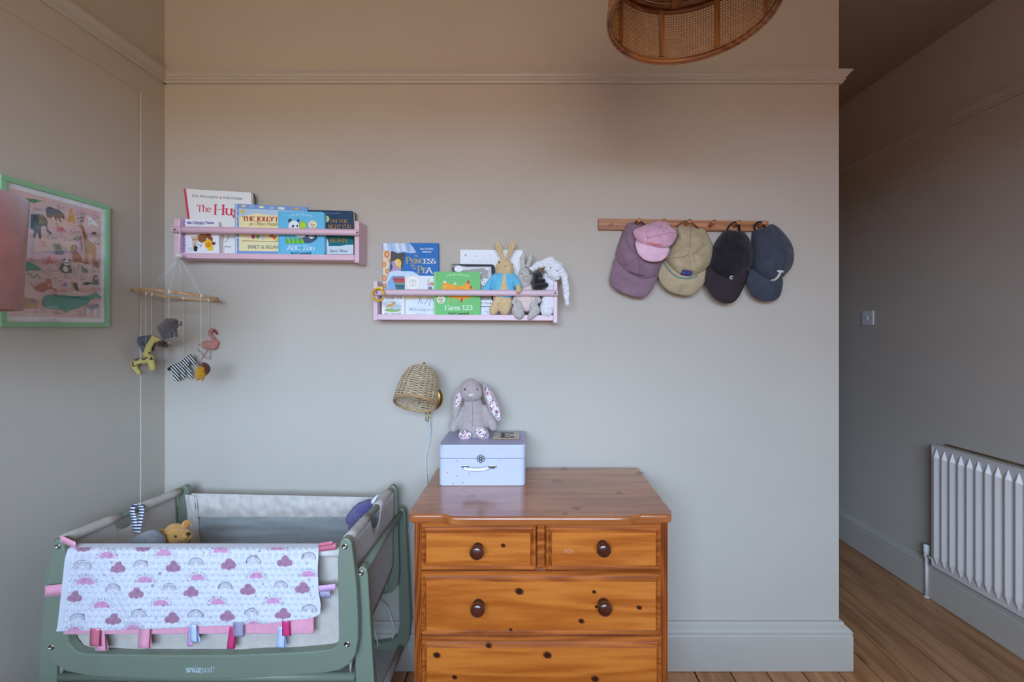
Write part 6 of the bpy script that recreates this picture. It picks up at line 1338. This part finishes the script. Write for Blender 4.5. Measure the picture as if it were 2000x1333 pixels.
p.poly(A7([(1265, 932), (1300, 905), (1330, 910), (1340, 950), (1400, 1110), (1440, 1180), (1520, 1220), (1555, 1260), (1556, 1330), (1556, 1560), (1538, 1560), (1530, 1400), (1510, 1560), (1495, 1560), (1490, 1390), (1440, 1380), (1420, 1550), (1400, 1550), (1405, 1400), (1395, 1550), (1378, 1550), (1380, 1300), (1360, 1130), (1310, 960), (1280, 945)]), 'c8924e')
for k in range(46):
    x, y = 1390 + (k * 61.3 % 155), 1160 + (k * 37.7 % 220)
    if y > 1130 + (x - 1390) * .7: p.ell(*w7(x, y), .8, .9, '6a4628', n=6)
p.poly(A7([(1310, 930), (1340, 950), (1400, 1110), (1380, 1180), (1350, 1080)]), '9a5c30')
p.ell(*w7(1518, 1048), 4.2, 2.9, '6a5048'); p.ell(*w7(1572, 1190), 3, 3.4, 'c4ccd8'); p.ell(*w7(1588, 1220), 1.6, 1.2, '40424c', n=8)
for a in (((1185, 1130), (1255, 1165)), ((1240, 1110), (1280, 1150)), ((1290, 1105), (1300, 1150))): p.line(A7(a), 3.2, '7a7258', taper=1.6)
p.line(A7([(1300, 1180), (1318, 1320)]), 1.3, '6a6048')
p.ell(*w7(680, 1210), 5, 5, 'e0909c'); p.ell(*w7(905, 1245), 4.4, 4, '8a8680'); p.ell(*w7(868, 1225), 2.4, 2.6, '8a8680'); p.ell(*w7(945, 1230), 2.4, 2.6, '8a8680'); p.poly(A8([(830, 10), (890, 5), (950, 80), (958, 130), (880, 138), (820, 128), (840, 70)]), '7c7a78', 2)
p.ell(*w8(1120, 30), 5.6, 5.6, '9a5c34'); p.ell(*w8(1122, 35), 3.2, 3.6, 'c48a54'); p.poly(A8([(1085, 60), (1150, 70), (1220, 150), (1245, 245), (1170, 248), (1160, 180), (1148, 248), (1115, 248), (1105, 150)]), 'b07038'); p.line(A8([(1235, 240), (1300, 272), (1345, 265), (1362, 232)]), 1.2, '7a4a30', 3)
p.ell(*w8(738, 195), 2.8, 4, 'd2544c')
for a in (((735, 225), (680, 240), (640, 200), (605, 215)), ((730, 240), (690, 270), (630, 250), (625, 170)), ((740, 235), (720, 270), (690, 290), (700, 310)), ((745, 230), (790, 240), (820, 195), (850, 210)), ((745, 240), (800, 255), (850, 240), (865, 300)), ((750, 240), (790, 275), (840, 285), (850, 312))): p.line(A8(a), 1.5, 'd86a5c', 4, .6)
p.poly(A8([(920, 300), (960, 260), (1040, 270), (1065, 330), (1090, 410), (1040, 420), (960, 420), (905, 380), (900, 340)]), '3a3c40', 2); p.ell(*w8(985, 360), 4.8, 6, 'd6cec8', rot=-30); p.ell(*w8(1005, 262), 6.6, 5.6, 'e8e4e6')
for x, y, r in ((970, 215, 2.0), (1048, 228, 2.0), (985, 262, 1.7), (1030, 265, 1.7)): p.ell(*w8(x, y), r, r, '2e3034', n=10)
p.ell(*w8(1005, 280), .9, .6, '2e3034', n=8)
for a in (((1115, 320), (1135, 460)), ((1185, 290), (1160, 450)), ((1125, 380), (1150, 355)), ((1175, 340), (1195, 320))): p.line(A8(a), .9, '7a706c')
p.ell(*w8(1280, 385), 6, 4.6, '6c7a72', rot=20); p.ell(*w8(1245, 340), 2, 4, '5c7a78', rot=-15); p.ell(*w8(1262, 410), 2.4, 2, 'a89a7c', n=10)
p.poly(A8([(1420, 250), (1470, 235), (1490, 270), (1495, 340), (1470, 352), (1450, 310), (1410, 335), (1400, 325), (1425, 290)]), '9a6a4c', 2); p.line(A8([(1490, 280), (1520, 250), (1515, 215), (1490, 205)]), .9, '9a6a4c', 3)
p.poly(A8([(300, 240), (410, 255), (520, 295), (600, 350), (605, 372), (560, 385), (430, 382), (380, 390)]), '5a9c84', 2); p.line(A8([(600, 372), (755, 458)]), .9, '8a7a78'); p.line(A8([(395, 440), (440, 435), (475, 495), (510, 480), (545, 445), (600, 512)]), 1.7, '5c7a5c', 4)
p.poly(A8([(520, 660), (560, 600), (640, 570), (700, 575), (690, 510), (760, 510), (770, 600), (780, 640), (860, 680), (840, 695), (760, 660), (700, 670), (660, 700), (640, 718), (570, 695)]), 'b86850', 1); p.line(A8([(530, 640), (480, 620), (450, 570), (420, 555)]), 1.5, 'b86850', 3); p.ell(*w8(735, 605), 2.2, 3, 'e0b8a4', n=10); p.ell(*w8(728, 545), 3.2, 3, 'c47a58', n=10)
p.ell(*w8(980, 598), 3.8, 4, '8c8cc4'); p.poly(A8([(1110, 570), (1150, 570), (1170, 620), (1172, 660), (1190, 695), (1165, 695), (1120, 640), (1105, 600)]), '3a4044'); p.poly(A8([(1050, 565), (1110, 570), (1108, 590)]), 'd8685c')
p.poly(A8([(1415, 480), (1430, 450), (1465, 450), (1475, 490), (1495, 600), (1405, 600), (1405, 540)]), '706c70', 1); p.ell(*w8(1448, 505), 2.4, 3.4, 'b8b4b8', n=10); p.poly(A8([(1255, 570), (1320, 555), (1400, 580), (1320, 605), (1255, 600)]), '4a4c4c', 1)
p.poly(A8([(370, 800), (480, 810), (560, 830), (575, 880), (560, 960), (520, 970), (440, 960), (370, 970)]), 'c09a70', 1); p.ell(*w8(472, 850), 5.6, 4.4, '6a96a8'); p.ell(*w8(472, 848), 3.6, 2.8, 'c06a88')
for x in (370, 498, 536): p.ell(*w8(x, 1020), 1.2, 1.0, '2e2a2c', n=8)
p.poly(A8([(640, 860), (665, 790), (710, 757), (900, 762), (1150, 775), (1300, 772), (1400, 755), (1440, 730), (1455, 695), (1475, 750), (1528, 790), (1525, 815), (1470, 790), (1390, 815), (1300, 900), (1180, 960), (1060, 990), (1025, 995), (1000, 1035), (975, 1010), (945, 985), (860, 968), (700, 962), (655, 930)]), '5c9c8c'); p.line(A8([(690, 945), (780, 942), (865, 945)]), 1.0, 'e8e4de'); p.poly(A8([(1050, 785), (1200, 782), (1180, 805), (1060, 800)]), '4a7a70'); p.poly(A8([(1440, 735), (1475, 750), (1528, 790), (1525, 815), (1490, 790)]), '4a7a70')
p.poly(A8([(1310, 920), (1390, 905), (1430, 880), (1490, 865), (1522, 920), (1500, 925), (1470, 910), (1450, 960), (1445, 1075), (1420, 1075), (1415, 970), (1340, 970), (1330, 1075), (1300, 1075), (1305, 970)]), 'd8d4d8')
for k in range(12): x = 1312 + k * 15; p.line(A8([(x, 905 - max(0, k - 6) * 4), (x + 14, 968 - max(0, k - 7) * 9)]), .9, '4a4c5c')
TX = 'a08490'
def word(w, x, y, H, f, wd):
    p.text(w[0], *f(x, y), H, TX, serif=False, wt=.07, con=.9); a, b_ = f(x, y); p.text(w[1:], a + H * .9, b_ - H * .1, H * .42, TX, fit=wd, serif=False, wt=.08, con=.9)
for a in (('Alligator', 505, 680, 8, w7, 13), ('Bear', 895, 650, 8, w7, 8), ('Cheetah', 1210, 752, 8, w7, 12), ('Dog', 1480, 810, 8, w7, 6), ('Elephant', 735, 1145, 8.5, w7, 14), ('Flamingo', 1005, 1170, 7, w7, 14), ('Giraffe', 1125, 1045, 8, w7, 11), ('Hedgehog', 1430, 1108, 6.5, w7, 14), ('Jellyfish', 640, 100, 5, w8, 12), ('Koala', 960, 105, 7, w8, 8), ('Octopus', 700, 405, 8, w8, 13), ('Panda', 955, 508, 7, w8, 9), ('Quail', 1195, 525, 8, w8, 7), ('Monkey', 1370, 412, 7, w8, 10), ('Narwhal', 425, 250, 8, w8, 11), ('Tiger', 790, 560, 8, w8, 8), ('Uranus', 930, 720, 7, w8, 9), ('Vulture', 1210, 720, 7, w8, 11), ('Raccoon', 1378, 670, 6, w8, 11), ('Yak', 590, 1030, 7, w8, 5), ('Whale', 795, 1062, 8, w8, 8), ('Zebra', 1168, 1075, 8, w8, 8)): word(*a)
p.done('illustrations', pr)
M_gl_ = bpy.data.materials.new('picture_glass'); M_gl_.use_nodes = True; n = M_gl_.node_tree; n.nodes.clear()
o_ = n.nodes.new('ShaderNodeOutputMaterial'); mx = n.nodes.new('ShaderNodeMixShader'); tr_ = n.nodes.new('ShaderNodeBsdfTransparent'); gl_ = n.nodes.new('ShaderNodeBsdfGlossy'); gl_.inputs['Roughness'].default_value = .03; mx.inputs[0].default_value = .07
n.links.new(tr_.outputs[0], mx.inputs[1]); n.links.new(gl_.outputs[0], mx.inputs[2]); n.links.new(mx.outputs[0], o_.inputs[0])
box('glass', Xq + .004, Xq + .0055, ya + mw, yb2 - mw, za0 + mw, zb2 - mw, M_gl_, po_)
# ------------------------------------------------------------------ velvet floor lamp at the left edge
lx, ly = -1.222, .85
fl2 = thing('floor_lamp', (lx, ly, 0), 'floor lamp with dusty pink velvet drum shade at the left edge', 'lamp')
M_vel = mat('pink_velvet', (190, 124, 118), rough=.9, var=.12, scale=22, sheen=.6, spec=.1)
lathe('lamp_shade', [(.158, 1.412), (.160, 1.412), (.170, 1.651), (.168, 1.651), (.158, 1.413)], (lx, ly, 0), M_vel, fl2, seg=72)
lathe('shade_lining', [(.156, 1.414), (.166, 1.649)], (lx, ly, 0), mat('shade_lining', (150, 96, 92), rough=.8), fl2, seg=72).data.polygons[-1].use_smooth = False
b_ = bmesh.new(); b_.from_mesh(fl2.children[-1].data); bmesh.ops.delete(b_, geom=[f for f in b_.faces if len(f.verts) > 4], context='FACES_ONLY'); b_.to_mesh(fl2.children[-1].data); b_.free()
b_ = bmesh.new(); b_.from_mesh(fl2.children[0].data); bmesh.ops.delete(b_, geom=[f for f in b_.faces if len(f.verts) > 4], context='FACES_ONLY'); b_.to_mesh(fl2.children[0].data); b_.free()
lathe('base', [(.13, .0005), (.13, .012), (.12, .018), (.02, .022), (0, .022)], (lx, ly, 0), M_brass, fl2, seg=36); lathe('pole', [(.0095, .02), (.0095, 1.50)], (lx, ly, 0), M_brass, fl2, seg=14); lathe('bulb', [(.013, 1.5), (.016, 1.51), (.03, 1.56), (.028, 1.585), (.015, 1.602), (0, 1.606)], (lx, ly, 0), mat('bulb_glass', (228, 226, 220), rough=.3), fl2, seg=18)
for k in range(3): a = k * 2 * PI / 3; tube('shade_spoke', [Vector((lx, ly, 1.50)), Vector((lx + .16 * math.cos(a), ly + .16 * math.sin(a), 1.53))], .0018, M_brass, fl2, 5)
# ------------------------------------------------------------------ rattan pendant
px_, py_, pr_, pz = .360, .986, .180, 2.075; hh = .135
pe = thing('pendant_lamp', (px_, py_, pz), 'round woven cane pendant lamp hanging from the ceiling', 'lamp')
M_cane = mat('cane', (176, 122, 66), rough=.5, var=.22, scale=60); M_bam = wood('bamboo_strip', (126, 74, 32), (172, 110, 54), axis='Z', scale=10, rough=.4, coat=.2); M_band = wood('bent_wood', (120, 70, 34), (168, 108, 60), axis='X', scale=7, rough=.4, coat=.2)
c_ = lambda a, r, z: Vector((px_ + r * math.sin(a), py_ + r * math.cos(a), z))
def band(name, r, z0, z1, th, m, K=96, r1=None):
    V, Fc = [], []; r1 = r if r1 is None else r1
    for k in range(K):
        a = 2 * PI * k / K; V += [c_(a, r, z0), c_(a, r + th, z0), c_(a, r1 + th, z1), c_(a, r1, z1)]
    for k in range(K):
        l = (k + 1) % K
        for j in range(4): Fc.append((k * 4 + j, k * 4 + (j + 1) % 4, l * 4 + (j + 1) % 4, l * 4 + j))
    return fixn(mesh(name, V, Fc, m, pe, True))
band('rim', pr_ - .004, pz, pz + .011, .005, M_band); band('rim', pr_ + .0015, pz - .002, pz + .009, .004, M_band); band('top_rim', pr_ - .004, pz + hh - .006, pz + hh + .006, .006, M_band)
NV_, NH = 168, 19; G_ = []
for k in range(NV_):
    a = 2 * PI * k / NV_; pts = [c_(a, pr_ + .0008 * (1 if (j + k) % 2 else -1), pz + .008 + (hh - .012) * j / NH) for j in range(NH + 1)]
    G_.append(tube_geo(pts, .00135, 4, cap=False))
for j in range(NH):
    pts = [c_(2 * PI * k / NV_, pr_ + .0008 * (-1 if (j + k) % 2 else 1), pz + .008 + (hh - .012) * (j + .5) / NH) for k in range(NV_)]; G_.append(tube_geo(pts, .0014, 4, True))
mesh('cane_webbing', *merge(G_), M_cane, pe, True)
for k in range(8):
    a = math.radians(-4 + 45 * k); V = []
    for z in (pz + .014, pz + hh):
        for (da, r) in ((-.036, pr_ - .0035), (.036, pr_ - .0035), (.036, pr_ - .007), (-.036, pr_ - .007)): V.append(c_(a + da, r, z))
    fixn(mesh('slat', V, BF, M_bam, pe))
# stepped top of bent-wood rings on spokes
zt_ = pz + hh
band('shoulder_ring', .163, zt_ + .004, zt_ + .010, .015, M_band)
for r in (.149, .128, .104, .08): band('top_ring', r, zt_ + .006, zt_ + .012, .0075, M_band, 64)
for k in range(8):
    a = math.radians(5 + 45 * k); V = []
    for r in (.03, .17):
        for (da, z) in ((-.008, zt_ + .0), (.008, zt_ + .0), (.008, zt_ + .006), (-.008, zt_ + .006)): q = c_(a, r, z); V.append(q + Vector((math.cos(a) * da, -math.sin(a) * da, 0)))
    fixn(mesh('spoke', V, BF, M_bam, pe))
G_ = [tube_geo([c_(2 * PI * k / 72, .112 + .014 * j / 4, zt_ + .012 + .13 * j / 4) for j in range(5)], .0014, 4, cap=False) for k in range(72)] + [tube_geo([c_(2 * PI * k / 72, .112 + .014 * j / 14, zt_ + .012 + .13 * j / 14) for k in range(72)], .0014, 4, True) for j in range(15)]
mesh('crown_webbing', *merge(G_), M_cane, pe, True); band('crown_rim', .125, zt_ + .138, zt_ + .15, .005, M_band, 64)
lathe('bulb_socket', [(.02, zt_ + .0), (.022, zt_ + .01), (.022, zt_ + .06), (.006, zt_ + .07), (.004, zt_ + .08)], (px_, py_, 0), mat('socket_brown', (60, 40, 30), rough=.5), pe, seg=16)
tube('flex', [Vector((px_, py_, zt_ + .075)), Vector((px_, py_, HC - .02))], .0035, mat('brown_flex', (84, 60, 44), rough=.7), pe, 8); lathe('ceiling_rose', [(.05, HC - .0005), (.05, HC - .012), (.03, HC - .028), (0, HC - .03)], (px_, py_, 0), M_bam, pe, seg=28)
for e in ROOTS:
    if '_o' in e: del e['_o']
